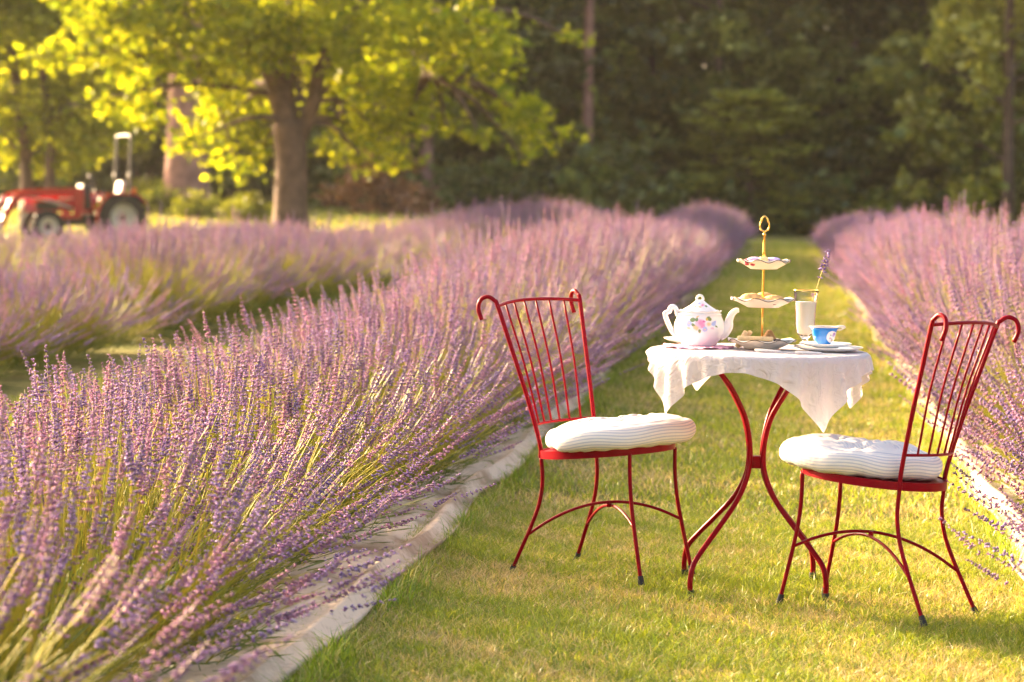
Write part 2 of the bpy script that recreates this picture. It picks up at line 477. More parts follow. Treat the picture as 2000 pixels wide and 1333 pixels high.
def lavender_meshes(seed, nsp, a=(.97, .60), h=.80, nleaf=1500):
    rg = np.random.default_rng(seed)
    # stem tips spread over a dome, row runs along local y
    u = rg.random(nsp) ** 1.25; al = np.arccos(1 - u * (1 - math.cos(R(70))))
    ph = rg.uniform(0, 2 * np.pi, nsp)
    rad = 1 + rg.normal(0, .075, nsp) - .25 * (rg.random(nsp) < .18) * rg.random(nsp)
    lump = 1 + .07 * np.sin(3 * ph + seed) * np.sin(al) + .05 * np.sin(5 * ph + 2 * seed)
    tip = np.stack([a[0] * np.sin(al) * np.cos(ph), a[1] * np.sin(al) * np.sin(ph), (h - .1) * np.cos(al) ** .95], 1) * (rad * lump)[:, None]
    tip[:, 2] += rg.normal(0, .03, nsp)
    tip[:, 2] = np.maximum(tip[:, 2], .15 + .06 * rg.random(nsp))
    tip[:, :2] += rg.normal(0, .02, (nsp, 2))
    bk = .80 - .30 * np.sin(al) ** 3
    base = np.stack([tip[:, 0] * bk + rg.normal(0, .03, nsp), tip[:, 1] * bk + rg.normal(0, .03, nsp), .04 + .10 * rg.random(nsp)], 1)
    ctrl = base * .45 + tip * .55 + np.stack([rg.normal(0, .02, nsp), rg.normal(0, .02, nsp), .05 + .06 * np.sin(al)], 1)
    ts = np.array([0, .35, .7, 1.0])
    B = ((1 - ts) ** 2)[None, :, None] * base[:, None] + (2 * ts * (1 - ts))[None, :, None] * ctrl[:, None] + (ts ** 2)[None, :, None] * tip[:, None]
    T = tip - ctrl; T /= np.linalg.norm(T, axis=1)[:, None]
    T[:, 2] += .75; T += rg.normal(0, .08, T.shape); T /= np.linalg.norm(T, axis=1)[:, None]
    nx = 2 * nsp; BB = np.concatenate([B, B]); jit = rg.normal(0, .07, (nx, 3)); cut = rg.uniform(.5, .98, (nx, 1, 1))
    B2 = BB[:, :1] + (BB + jit[:, None] * np.array([0, .4, .8, 1])[None, :, None] - BB[:, :1]) * cut
    Ball = np.concatenate([B, B2])
    # stems: 3-sided
    ang = np.arange(3) * 2 * np.pi / 3
    ring = np.stack([np.cos(ang), np.sin(ang), 0 * ang], 1)
    rad_s = np.array([.0019, .0018, .0016, .0013])
    SV = (Ball[:, :, None, :] + rad_s[None, :, None, None] * ring[None, None]).reshape(-1, 3)
    fq = []
    for i in range(3):
        for j in range(3):
            k = (j + 1) % 3; fq.append((i * 3 + j, i * 3 + k, (i + 1) * 3 + k, (i + 1) * 3 + j))
    SF = (np.arange(3 * nsp)[:, None, None] * 12 + np.array(fq)[None]).reshape(-1, 4)
    t = rg.random((nsp, 1))
    sc = np.array([.33, .38, .05]) * (1 - t) + np.array([.54, .47, .07]) * t
    SC = np.repeat(np.concatenate([sc, sc * rg.uniform(.7, 1.0, (nsp, 1)), sc * rg.uniform(.7, 1.0, (nsp, 1))]), 12, 0)
    # basal leaves: narrow grey-green blades filling the cushion
    nl = nleaf
    ua = rg.random(nl); la = np.arccos(1 - ua * .95); lp = rg.uniform(0, 2 * np.pi, nl); lr = rg.uniform(.45, 1.0, nl)
    lc = np.stack([.66 * np.sin(la) * np.cos(lp), .50 * np.sin(la) * np.sin(lp), .36 * np.cos(la)], 1) * lr[:, None]
    lc[:, 2] = np.maximum(lc[:, 2], .02)
    ld = lc / (np.linalg.norm(lc, axis=1)[:, None] + 1e-6) + rg.normal(0, .45, (nl, 3)); ld[:, 2] += .5
    ld /= np.linalg.norm(ld, axis=1)[:, None]
    ls = np.cross(ld, rg.normal(0, 1, (nl, 3))); ls /= np.linalg.norm(ls, axis=1)[:, None]
    ll = rg.uniform(.06, .15, nl)[:, None]; lw = rg.uniform(.0025, .0045, nl)[:, None]
    LV = np.stack([lc - ls * lw * .5, lc + ls * lw * .5, lc + ld * ll * .55 + ls * lw, lc + ld * ll, lc + ld * ll * .55 - ls * lw], 1).reshape(-1, 3)
    LF = (np.arange(nl)[:, None] * 5 + np.array([[0, 1, 2, 3, 4]]))
    t = rg.random((nl, 1)); lcx = np.array([.09, .14, .03]) * (1 - t) + np.array([.22, .27, .06]) * t
    LC = np.repeat(lcx, 5, 0)
    # flower spikes
    tz = T; tx = np.cross(tz, np.array([.3, .95, .05])); tx /= np.linalg.norm(tx, axis=1)[:, None]; ty = np.cross(tz, tx)
    FV, FF, FC = [], [], []; off = 0
    which = rg.integers(0, len(TEMPL), nsp); scl = rg.uniform(1.0, 1.5, nsp); tw = rg.uniform(0, 6.28, nsp)
    for w, (tv, tf, tcc) in enumerate(TEMPL):
        ii = np.where(which == w)[0]; m = len(ii)
        c, s = np.cos(tw[ii]), np.sin(tw[ii])
        X = (tx[ii] * c[:, None] + ty[ii] * s[:, None]); Y = (ty[ii] * c[:, None] - tx[ii] * s[:, None])
        vv = tip[ii][:, None] + scl[ii][:, None, None] * (tv[None, :, 0:1] * X[:, None] + tv[None, :, 1:2] * Y[:, None]) + scl[ii][:, None, None] * tv[None, :, 2:3] * tz[ii][:, None] * .95
        FV.append(vv.reshape(-1, 3)); FF.append((off + np.arange(m)[:, None, None] * len(tv) + tf[None]).reshape(-1, 3))
        age = rg.random((m, 1, 1)) ** 1.4                                 # fading heads turn dusty pink
        cc = tcc[None] * (1 - age) + (tcc[None] * np.array([1.7, 1.2, .85])) * age
        cc = cc * rg.uniform(.8, 1.2, (m, 1, 1))
        FC.append(np.clip(cc, 0, .9).reshape(-1, 3)); off += m * len(tv)
    # axis through each head
    AX = np.stack([tip, tip + tz * (.1 * scl)[:, None]], 1)
    ax = (AX[:, :, None] + .0019 * ring[None, None]).reshape(-1, 3)
    af = (np.arange(nsp)[:, None, None] * 6 + np.array([(0, 1, 4, 3), (1, 2, 5, 4), (2, 0, 3, 5)])[None]).reshape(-1, 4)
    stems = np_mesh('stems', np.concatenate([SV, ax]), [SF, af + len(SV)], np.concatenate([SC, np.repeat(sc * .45 + np.array([.12, .08, .16]), 6, 0)]), M['lavender_stem'])
    leaves = np_mesh('leaves', LV, [LF], LC, M['lavender_stem'])
    flowers = np_mesh('flower_spikes', np.concatenate(FV), [np.concatenate(FF)], np.concatenate(FC), M['lavender_flower'])
    return stems, leaves, flowers
LAV = [lavender_meshes(s, 310, nleaf=2400) for s in (1, 2, 3, 4, 5)]
lav_i = 0
def lavender(x, y, h, w, label, group):
    global lav_i
    k = (lav_i * 2 + lav_i // 5) % 5; lav_i += 1
    root = empty('lavender_plant', label, 'lavender', (x, y, float(zg(x, y)) + .01), random.choice((0, math.pi)) + random.uniform(-.3, .3), group)
    s = h / .80
    root.scale = (w * random.uniform(.95, 1.05), w * random.uniform(.95, 1.1), s)
    for nme, me in zip(('stems', 'leaves', 'flower_spikes'), LAV[k]):
        o = obj(nme, me, root); o['kind'] = 'stuff'
def row(xc, y0, y1, step, prof, w, label, group, skip=(), jx=.05, shift=0.):
    y = y0; px = [p[0] for p in prof]; ph = [p[1] for p in prof]
    while y < y1:
        if not any(a < y < b for a, b in skip):
            hh = float(np.interp(y, px, ph)) * random.uniform(.95, 1.06)
            lavender(xc + shift * float(np.interp(y, (8, 15), (0, 1))) + random.uniform(-jx, jx), y, hh, w, label, group)
        y += step * random.uniform(.92, 1.08) * (1 if y < 25 else 1.15)
row(-1.97, 2.9, 62, .72, [(3, .58), (9.5, .56), (12.4, .64), (15, .76), (18, .88), (28, .82), (37, .70), (44, .78), (52, .92), (58, .85), (62, .6)], 1.0,
    'flowering lavender plant in the row bordering the lawn strip on the tractor side', 'lavender row beside the lawn strip, tractor side', shift=.17)
row(1.60, 5.9, 62, .75, [(6, .66), (10, .80), (19, .98), (40, .86), (62, .70)], 1.02,
    'flowering lavender plant in the row across the lawn strip from the tractor side', 'lavender row beside the lawn strip, far from the tractor', shift=-.12)
row(-5.45, 10.6, 72, 1.0, [(14, .58), (17.8, .66), (19.5, .84), (24, .86), (31, .72), (38, .82), (48, 1.02), (58, .95), (72, .55)], 1.0,
    'flowering lavender plant in the middle row, between the lawn strip row and the tractor row', 'middle lavender row', skip=((18.4, 19.4),))
row(-9.15, 18.5, 43, 1.1, [(24, .70), (32, .68), (43, .6)], 1.1,
    'flowering lavender plant in the row nearest the tractor and the forked tree', 'lavender row nearest the tractor')

# ------------------------------------------------------------------ leaves and trees
def leaf_cards(cent, size, cols, rg, flat=.0):
    n = len(cent)
    d = rg.normal(0, 1, (n, 3)); d[:, 2] *= .6; d /= np.linalg.norm(d, axis=1)[:, None]
    s = np.cross(d, rg.normal(0, 1, (n, 3))); s /= np.linalg.norm(s, axis=1)[:, None]
    nn = np.cross(d, s)
    L = (size * rg.uniform(.7, 1.3, n))[:, None]
    P = np.stack([cent - d * L * .5, cent + s * L * .42 + nn * L * .12, cent + d * L * .55, cent - s * L * .42 + nn * L * .12], 1).reshape(-1, 3)
    i0 = np.arange(n)[:, None] * 4
    return P, [i0 + np.array([[0, 1, 2]]), i0 + np.array([[0, 2, 3]])], np.repeat(cols, 4, 0)

def clump_points(cl, dens, rg, sub=.28, yscale=1.0):
    """leaf centres: every clump is a spray of sub-clusters with gaps between them"""
    out, idn = [], []
    for i, (x, y, z, r) in enumerate(cl):
        ns = max(3, int(dens * r ** 2 * 1.0))
        v = rg.normal(0, 1, (ns, 3)); v /= np.linalg.norm(v, axis=1)[:, None]
        cc = np.array([x, y, z]) + v * r * (rg.random((ns, 1)) ** .45) * np.array([1, yscale, .85])
        for c in cc:
            m = rg.integers(9, 18)
            out.append(c + rg.normal(0, sub, (m, 3)) * np.array([1, 1, .55])); idn += [i] * m
    return np.concatenate(out), np.array(idn)

def mixcol(n, a, b, rg, v=.18):
    t = rg.random((n, 1)); return (np.array(a) * (1 - t) + np.array(b) * t) * rg.uniform(1 - v, 1 + v, (n, 1))

def limbs(mb, paths, sides=8):
    for pts, rad in paths: mb.tube(pts, rad, sides=sides, sub=5)
    return mb

def big_tree(name, label, loc, trunk_paths, clumps, leaf, dens, c1, c2, barkm, seed, sub=.28, group=None, starts=None):
    rg = np.random.default_rng(seed)
    root = empty(name, label, 'tree', loc, 0, group)
    tb = limbs(MB(), trunk_paths, 12)
    o = tb.build('trunk', barkm, root, smooth=True)
    br = MB()
    st = np.array(starts)
    for (x, y, z, r) in clumps:
        p = np.array([x, y, z]); s0 = st[np.argmin(np.linalg.norm(st - p, axis=1) + (st[:, 2] > z + .5) * 1.0)]
        m = (s0 + p) / 2 + np.array([0, 0, .25])
        br.tube([s0, m, p, p + (p - s0) * .12], [.07, .045, .022, .01], sides=5, sub=4)
    br.build('branches', barkm, root, smooth=True)
    pts, idn = clump_points(clumps, dens, rg, sub)
    shade = rg.uniform(.85, 1.15, len(clumps))[idn][:, None]
    P, Fi, C = leaf_cards(pts, leaf, mixcol(len(pts), c1, c2, rg) * shade, rg)
    o = obj('crown', np_mesh('crown', P, Fi, C, M['leaf']), root)
    return root

rg = np.random.default_rng(3)
k = 103.7
px = [(250,110,55),(300,170,55),(330,60,85),(420,120,85),(420,205,55),(440,300,50),(395,255,45),(500,250,50),(330,230,36),(520,60,100),(640,60,115),(700,150,85),
      (760,80,105),(655,250,45),(720,225,75),(700,285,40),(800,190,65),(760,280,40),(830,30,85),(900,90,75),(930,160,42),(980,100,65),(1000,185,55),(1040,225,45),
      (1030,285,26),(1085,240,30),(960,235,34),(1120,50,32),(950,20,65),(860,215,30),(480,160,60),(610,150,60),(235,175,30),(290,110,60),(370,180,55),(560,20,100),(450,30,90),(240,30,60)]
cl = []
for (x, y, r) in px:
    lx, lz = (x - 570) / k, (465 - y) / k + .1
    near = abs(x - 565) < 70 and y > 90
    ly = rg.uniform(.8, 2.4) if near else rg.uniform(-2.2, 2.2)
    cl.append((lx, ly, lz, r / k))
    if r > 50: cl.append((lx + rg.normal(0, .3), ly + (1.3 if near else rg.choice((-1, 1)) * 1.2), lz + rg.normal(.2, .25), r / k * .9))
for i in range(26):                      # the rest of the crown above the picture
    a = rg.uniform(0, 6.28); q = rg.random() ** .5
    cl.append((.6 + 4.6 * q * math.cos(a), 3.6 * q * math.sin(a), 5.0 + 3.6 * rg.random() * (1.1 - q * .6), rg.uniform(.7, 1.2)))
tp = [([(0, 0, -.5), (0, 0, .1), (-.02, 0, .9), (.0, 0, 1.8), (-.05, 0, 2.5)], [.58, .42, .33, .31, .33]),
      ([(-.03, 0, 2.3), (-.2, 0, 3.0), (-.45, .05, 3.6), (-1.1, .2, 4.4), (-1.7, .3, 5.4), (-2.3, .4, 6.8)], [.25, .25, .21, .18, .13, .05]),
      ([(-.08, 0, 2.4), (-.18, .1, 3.2), (-.05, .3, 4.2), (.1, .4, 6.0), (.1, .4, 8.0)], [.24, .22, .18, .12, .04]),
      ([(.04, 0, 2.0), (.28, 0, 2.5), (.45, -.05, 2.9), (.6, -.1, 3.5), (1.3, -.2, 4.6), (2.4, -.2, 5.6), (3.5, -.3, 6.4)], [.17, .16, .15, .14, .11, .08, .03])]
starts = [p for path, _ in tp[1:] for p in path[1:]] + [(2.2, -.2, 4.4), (3.3, .3, 4.6), (-2.4, 0, 4.6), (2.6, .5, 3.4), (-1.8, .3, 3.4)]
big_tree('forked_tree', 'leafy yellow green tree with a forked trunk at the end of a lavender row', (-9.5, 46, .13), tp, cl, .165, 38, (.14, .21, .010), (.38, .40, .02), M['bark'], 21, .17, starts=starts)

k = 79.5
px = [(40,60,110),(140,80,95),(90,180,85),(170,140,55),(30,220,90),(150,240,50),(100,290,70),(30,330,60),(190,40,60),(-100,100,150),(-80,260,120),(60,-60,140),(-150,-40,160),(190,200,35),(175,300,40)]
cl = [((x - 20) / k, rg.uniform(-1.5, 1.5), (465 - y) / k, r / k) for (x, y, r) in px]
cl += [(x + rg.normal(0, .5), y + rg.choice((-1.2, 1.2)), z + rg.normal(0, .4), r * .8) for (x, y, z, r) in cl]
for i in range(26):
    a = rg.uniform(0, 6.28); q = rg.random() ** .5
    cl.append((-1 + 4 * q * math.cos(a), 3 * q * math.sin(a), 6.5 + 3.5 * rg.random(), rg.uniform(.9, 1.5)))
tp = [([(.1, 0, -.5), (.12, 0, 1), (.1, 0, 2.5), (-.1, 0, 4.5), (-.2, 0, 8)], [.2, .14, .12, .1, .03]), ([(-.6, .3, -.5), (-.6, .3, 1.5), (-.9, .3, 4), (-1.5, .4, 7)], [.22, .16, .13, .04])]
big_tree('twin_stem_tree', 'dark green drooping tree behind the tractor on two thin trunks', (-18.7, 60, .6), tp, cl, .19, 38, (.18, .25, .015), (.45, .48, .03), M['bark'], 22, .2,
         starts=[p for path, _ in tp for p in path[1:]])

# ------------------------------------------------------------------ wood behind the field
def forest_tree_meshes(seed, kind, h=15, r=3.6, low=1.2, n=520, c1=(.05, .075, .02), c2=(.11, .125, .03), card=.34):
    rg = np.random.default_rng(seed)
    cl = []
    if kind == 'broad':
        for i in range(n // 6):
            t = rg.random(); z = low + (h - low) * t
            rr = r * (math.sin(math.pi * min(1, .28 + .72 * t) ** .9) ** .6) * (.9 + .2 * math.sin(seed + 7 * t))
            a = rg.uniform(0, 6.28); q = rr * rg.random() ** .4
            cl.append((q * math.cos(a), q * math.sin(a), z, rg.uniform(.55, 1.15)))
        sub = .24
    elif kind == 'fir':
        for i in range(n // 5):
            t = rg.random() ** 1.2; z = low + (h - low) * t
            rr = r * (1 - t) ** .8 + .2
            a = rg.uniform(0, 6.28); q = rr * rg.random() ** .5
            cl.append((q * math.cos(a), q * math.sin(a), z - .25 * q, rg.uniform(.45, .8)))
        sub = .2
    else:
        for i in range(n // 6):
            a = rg.uniform(0, 6.28); q = r * rg.random() ** .5; t = rg.random()
            cl.append((q * math.cos(a), q * math.sin(a), h * t * math.sqrt(max(.05, 1 - (q / r) ** 2)), rg.uniform(.35, .7)))
        sub = .18
    pts, idn = clump_points(cl, 9 if kind != 'shrub' else 16, rg, sub)
    shade = rg.uniform(.5, 1.5, len(cl))[idn][:, None]
    P, Fi, C = leaf_cards(pts, card, mixcol(len(pts), c1, c2, rg) * shade, rg)
    crown = np_mesh('crown', P, Fi, C, M['forest_leaf'])
    tb = MB()
    if kind == 'shrub':
        for i in range(5):
            a = i * 1.3; tb.tube([(0, 0, -.2), (.3 * math.cos(a), .3 * math.sin(a), h * .4), (.6 * r * math.cos(a), .6 * r * math.sin(a), h * .7)], [.05, .035, .01], 5, 4)
    else:
        tb.tube([(0, 0, -.6), (0, 0, .3), (.05 * rg.normal(), 0, h * .4), (.2 * rg.normal(), 0, h * .97)], [.34, .25, .18, .03], 9, 6)
        for i in range(14):
            t = rg.uniform(.15, .85); z = low + (h - low) * t; a = rg.uniform(0, 6.28); q = r * .7
            tb.tube([(0, 0, z - .4), (q * .5 * math.cos(a), q * .5 * math.sin(a), z), (q * math.cos(a), q * math.sin(a), z + (.4 if kind == 'broad' else -.5))], [.06, .04, .01], 5, 3)
    trunk = tb.mesh('trunk', M['bark_red'] if kind == 'fir' else M['bark'], True)
    return trunk, crown

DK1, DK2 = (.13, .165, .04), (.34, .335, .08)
FT = {
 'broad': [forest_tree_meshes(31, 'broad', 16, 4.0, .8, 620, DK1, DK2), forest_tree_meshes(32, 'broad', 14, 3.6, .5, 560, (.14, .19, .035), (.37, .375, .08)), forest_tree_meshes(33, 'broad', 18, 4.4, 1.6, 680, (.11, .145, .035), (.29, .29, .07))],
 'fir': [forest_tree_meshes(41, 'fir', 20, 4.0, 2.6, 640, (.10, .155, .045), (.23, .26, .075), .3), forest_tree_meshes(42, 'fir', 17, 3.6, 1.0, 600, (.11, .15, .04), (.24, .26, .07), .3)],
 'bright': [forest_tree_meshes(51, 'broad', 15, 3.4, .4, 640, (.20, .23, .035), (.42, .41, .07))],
 'shrub': [forest_tree_meshes(61, 'shrub', 2.6, 2.2, 0, 260, (.07, .11, .025), (.19, .22, .05), .24), forest_tree_meshes(62, 'shrub', 1.8, 1.8, 0, 220, (.075, .12, .028), (.20, .24, .05), .22)],
 'rusty': [forest_tree_meshes(63, 'shrub', 2.2, 1.5, 0, 220, (.22, .11, .06), (.36, .19, .11), .2)],
 'lime': [forest_tree_meshes(64, 'shrub', 1.3, 1.3, 0, 180, (.16, .20, .02), (.32, .34, .04), .18)],
}
def forest(kind, v, x, y, s, label, group, sz=None, name=None, cat='tree'):
    ms = FT[kind][v % len(FT[kind])]
    root = empty(name or {'broad': 'broadleaf_tree', 'fir': 'fir_tree', 'bright': 'broadleaf_tree', 'shrub': 'shrub', 'rusty': 'shrub', 'lime': 'shrub'}[kind],
                 label, cat, (x, y, float(zg(x, y))), rg.uniform(0, 6.28), group)
    root.scale = (s, s, sz or s)
    for n_, me in zip(('trunk', 'crown'), ms): obj(n_, me, root)
    return root
frg = np.random.default_rng(77)
i = 0
for y, x0, x1, st in ((82, -30, 18, 3.4), (88, -33, 22, 3.5), (95, -36, 26, 3.5), (103, -39, 30, 3.8)):
    x = x0
    while x < x1:
        xx = x + frg.normal(0, .7); yy = y + frg.normal(0, 1.2)
        kind = 'fir' if frg.random() < .45 and y > 90 else 'broad'
        gap = y < 90 and -3.2 < xx + .0 * yy < 6.0 and False
        if not (y == 82 and 1.0 < xx < 5.0):
            forest(kind, int(frg.integers(0, 3)), xx, yy, frg.uniform(.85, 1.2),
                   'tall dark fir in the wood behind the lavender field' if kind == 'fir' else 'tall dark green broadleaf tree in the wood behind the lavender field',
                   'firs in the wood' if kind == 'fir' else 'broadleaf trees in the wood')
        x += st * frg.uniform(.85, 1.15); i += 1
for k_, (x, y) in enumerate(((-43, 112), (-48, 114), (-53, 113), (-58, 116), (-64, 115), (-45, 120), (-51, 121), (-57, 122), (-40, 116))):
    forest('broad', k_, x, y, 1.1, 'tall dark green broadleaf tree in the wood behind the lavender field', 'broadleaf trees in the wood')
forest('bright', 0, 6.4, 74, .82, 'bright green tree at the edge of the wood beyond the row away from the tractor', None, 1.0)
forest('bright', 0, -1.3, 78.5, .80, 'low mid green tree bulging from the dark wood behind the end of the lawn strip', None, .30)
for (x, y, s, v) in ((-12.5, 77, .9, 0), (-9.5, 78, 1.0, 1), (-5.2, 77, 1.1, 0), (-2.2, 79, 1.25, 1), (.6, 80, 1.2, 0), (3.2, 80, .9, 1), (6.0, 78, .9, 0), (-16, 80, 1.0, 1), (-21.5, 80, 1.1, 0), (-25, 79, 1.2, 1), (9.5, 80, 1.1, 1), (-7.4, 80, 1.2, 0)):
    forest('shrub', v, x, y, s, 'low dark shrub along the foot of the wood', 'shrubs at the foot of the wood', cat='shrub')
forest('rusty', 0, -12.0, 71.5, .95, 'rust tinted shrub beside the forked tree at the wood edge', None, cat='shrub')
forest('lime', 0, -16.75, 68, .5, 'yellow green shrub at the base of the thick red brown trunk', None, cat='shrub')
forest('lime', 0, -18.95, 71, .65, 'tall yellow green shrub standing right behind the tractor wheel', None, cat='shrub')
forest('lime', 0, -14.9, 66, .5, 'small yellow green shrub between the thick trunk and the forked tree', None, cat='shrub')
forest('lime', 0, 3.1, 78, .9, 'small pale shrub in the dark gap at the foot of the wood', None, .9, cat='shrub')

# thick red-brown conifer and the bare-stemmed pine
t = empty('redwood_tree', 'thick red brown flaring conifer trunk behind the tractor', 'tree', (-18.57, 74, .6))
MB().tube([(0, 0, -.6), (0, 0, .2), (0, 0, 1.2), (.03, 0, 3), (.05, 0, 8), (.1, 0, 16)], [1.05, .86, .70, .60, .48, .15], 18, 6).build('trunk', M['bark_red'], t, smooth=True)
pts, idn = clump_points([(frg.normal(0, 1.6) * (1.2 - zz / 20), frg.normal(0, 1.6) * (1.2 - zz / 20), zz, .8) for zz in np.linspace(6.5, 17, 70)], 9, frg, .22)
P, Fi, C = leaf_cards(pts, .3, mixcol(len(pts), DK1, DK2, frg), frg)
obj('crown', np_mesh('crown', P, Fi, C, M['forest_leaf']), t)
for (x, y, r0, lab) in ((-6.67, 80, .17, 'slim pine with a bare pinkish trunk in front of the dark wood'), (-13.4, 79, .16, 'slim bare pine trunk above the rust tinted shrub'), (-12.0, 80, .22, 'straight bare pine trunk behind the forked tree'), (-14.9, 80, .13, 'thin bare pine trunk close beside the forked tree')):
    t = empty('pine_tree', lab, 'tree', (x, y, float(zg(x, y))))
    MB().tube([(0, 0, -.4), (0, 0, 1), (.05, 0, 5), (.1, 0, 12), (.1, 0, 17)], [r0 * 1.25, r0 * 1.1, r0, r0 * .8, .03], 10, 6).build('trunk', M['bark_red'], t, smooth=True)
    cls = []
    for zz in np.linspace(3.9, 16, 60):
        a = frg.uniform(0, 6.28); q = 2.6 * frg.random() ** .6 * (1.15 - zz / 20); cls.append((q * math.cos(a), q * math.sin(a), zz, .55))
    pts, idn = clump_points(cls, 10, frg, .22)
    P, Fi, C = leaf_cards(pts, .28, mixcol(len(pts), (.06, .08, .025), (.12, .13, .04), frg), frg)
    obj('crown', np_mesh('crown', P, Fi, C, M['forest_leaf']), t)

# the depth of the wood, one uncountable mass that closes it off
n = 50000
a = frg.uniform(R(-27), R(36), n); d = frg.uniform(108, 126, n)
c = np.stack([np.sin(a) * d, np.cos(a) * d, frg.uniform(-.5, 24, n)], 1)
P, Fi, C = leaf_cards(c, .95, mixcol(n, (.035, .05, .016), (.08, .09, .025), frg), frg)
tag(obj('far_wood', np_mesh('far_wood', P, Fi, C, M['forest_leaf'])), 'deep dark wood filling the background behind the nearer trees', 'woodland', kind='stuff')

# ------------------------------------------------------------------ tractor
def tractor():
    hd = R(34)
    rt = empty('tractor', 'red compact tractor with front loader parked behind the lavender', 'tractor')
    # local frame: +x forward, +y = tractor's left, origin under the rear axle
    TW = .52
    def wheel(x, y, r, w, name):
        s = 1 if y > 0 else -1
        e = MB()
        prof = [(r * .60, -w / 2), (r * .82, -w / 2 * 1.05), (r * .94, -w / 2 * .95), (r * .98, -w / 4), (r, 0), (r * .98, w / 4), (r * .94, w / 2 * .95), (r * .82, w / 2 * 1.05), (r * .60, w / 2)]
        tw = MB().lathe(prof, 40, closed=True)
        nl = 20
        for i in range(nl):                       # tread lugs
            for sd in (-1, 1):
                a = 2 * math.pi * (i + .5 * (sd > 0)) / nl
                rot = Matrix.Rotation(a, 3, 'Z') @ Matrix.Rotation(sd * .7, 3, 'X')
                c = Matrix.Rotation(a, 3, 'Z') @ Vector((r * .99, 0, sd * w * .24))
                tw.box(c, (.05 * r / .5, .045 * r / .5, w * .55), rot)
        rm = Matrix.Rotation(R(90), 3, 'X')
        def put(mb, nm, m, par, ang=35):
            o = mb.build(nm, m, par, angle=ang); return o
        tyre = put(tw, 'tyre', M['tyre'], rt)
        tyre.rotation_euler = (R(90), 0, 0); tyre.location = (x, y, r)
        rim = MB().lathe([(.03, -.02), (r * .2, -.02), (r * .24, .0), (r * .42, .03), (r * .52, .01), (r * .60, .08), (r * .63, .08), (r * .63, -.1), (r * .1, -.1), (.03, -.1)], 36)
        o = put(rim, 'rim', M['wheel_grey'], tyre); o.rotation_euler = (0 if s < 0 else R(180), 0, 0); o.location = (0, 0, w * .12 * (-s) * -1 * -1)
        hub = MB().lathe([(0, .03), (.06, .03), (.07, .0), (.07, -.03)], 16)
        for i in range(6): hub.lathe([(0, .012), (.014, .012), (.014, -.02)], 8, org=(.11 * math.cos(i * 1.047), .11 * math.sin(i * 1.047), .0))
        h = put(hub, 'hub', M['tractor_black'], tyre); h.rotation_euler = o.rotation_euler; h.location = o.location
    for s in (1, -1):
        wheel(0, s * TW, .53, .30, 'rear')
        wheel(1.68, s * .46, .34, .20, 'front')
    # chassis and engine
    MB().box((.85, 0, .48), (1.9, .30, .26), bevel=.03).box((0, 0, .53), (.34, .9, .24), bevel=.04).box((1.68, 0, .34), (.14, .84, .1), bevel=.02).build('chassis', M['tractor_black'], rt)
    hood = MB()
    L = []
    for x, z0, z1, w in ((.78, .66, 1.20, .52), (1.2, .66, 1.17, .53), (1.7, .66, 1.10, .52), (2.0, .66, 1.02, .48), (2.12, .70, .94, .42)):
        L.append([(x, -w / 2, z0), (x, -w / 2, z1 - .12), (x, -w / 2 + .05, z1 - .03), (x, -.08, z1), (x, .08, z1), (x, w / 2 - .05, z1 - .03), (x, w / 2, z1 - .12), (x, w / 2, z0)])
    G = np.array(L); hood.grid(G)
    hood.add(G[0], [tuple(range(8))]); hood.add(G[-1], [tuple(range(8))[::-1]])
    hb = hood.build('hood', M['tractor_red'], rt, angle=50)
    for s in (1, -1):
        MB().box((1.62, s * .266, .80), (.5, .014, .18), bevel=.005).build('side_grille', M['tractor_black'], hb)
        MB().box((1.15, s * .272, .96), (.42, .006, .05)).build('side_decal', M['wheel_grey'], hb)
        MB().sphere((2.10, s * .12, .84), .06, 12, 8, (.4, 1, 1)).build('headlight', M['chrome_lamp'], rt, smooth=True)
    MB().box((2.13, 0, .76), (.02, .36, .1), bevel=.005).build('front_grille', M['tractor_black'], rt)
    # dash, steering wheel, seat
    MB().box((.70, 0, 1.0), (.2, .46, .56), bevel=.04).build('dashboard', M['tractor_black'], rt, angle=40)
    th = np.linspace(0, 2 * math.pi, 25)[:-1]
    sw = MB().tube([(.52 + .07 * math.cos(a), .19 * math.sin(a), 1.30 + .17 * math.cos(a)) for a in list(th) + [0]], .018, 8, 1)
    sw.tube([(.7, 0, 1.2), (.52, 0, 1.30)], .02, 8, 2)
    for a in (0, 2.1, 4.2): sw.tube([(.52, 0, 1.3), (.52 + .07 * math.cos(a), .19 * math.sin(a), 1.30 + .17 * math.cos(a))], .012, 6, 1)
    sw.build('steering_wheel', M['tractor_black'], rt, smooth=True)
    seat = MB().box((.10, 0, .92), (.46, .46, .1), bevel=.04).box((-.13, 0, 1.14), (.1, .44, .42), Matrix.Rotation(-.2, 3, 'Y'), bevel=.045)
    seat.build('seat', M['vinyl'], rt, angle=60)
    # fenders
    for s in (1, -1):
        fe = MB(); G = []
        for a in np.linspace(R(-12), R(150), 14):
            rr = .62 if a < R(95) else .62
            c, si = math.cos(a) * rr, math.sin(a) * rr
            zz = .53 + min(si, .55)
            G.append([(c, s * .36, zz - .0), (c, s * .68, zz), (c * .98, s * .70, zz - .04)])
        G = np.array(G); fe.grid(G if s > 0 else G[:, ::-1])
        poly = [tuple(g[0]) for g in G] + [(G[-1][0][0], s * .36, .55), (G[0][0][0] * .9, s * .36, .45)]
        fe.add(poly, [tuple(range(len(poly)))])
        f = fe.build('fender', M['tractor_red'], rt, angle=40)
        f.modifiers.new('t', 'SOLIDIFY').thickness = .015
        MB().lathe([(0, .1), (.035, .1), (.045, .06), (.045, 0)], 14, org=(-.28, s * .56, 1.09)).build('marker_lamp', M['amber'], rt, smooth=True)
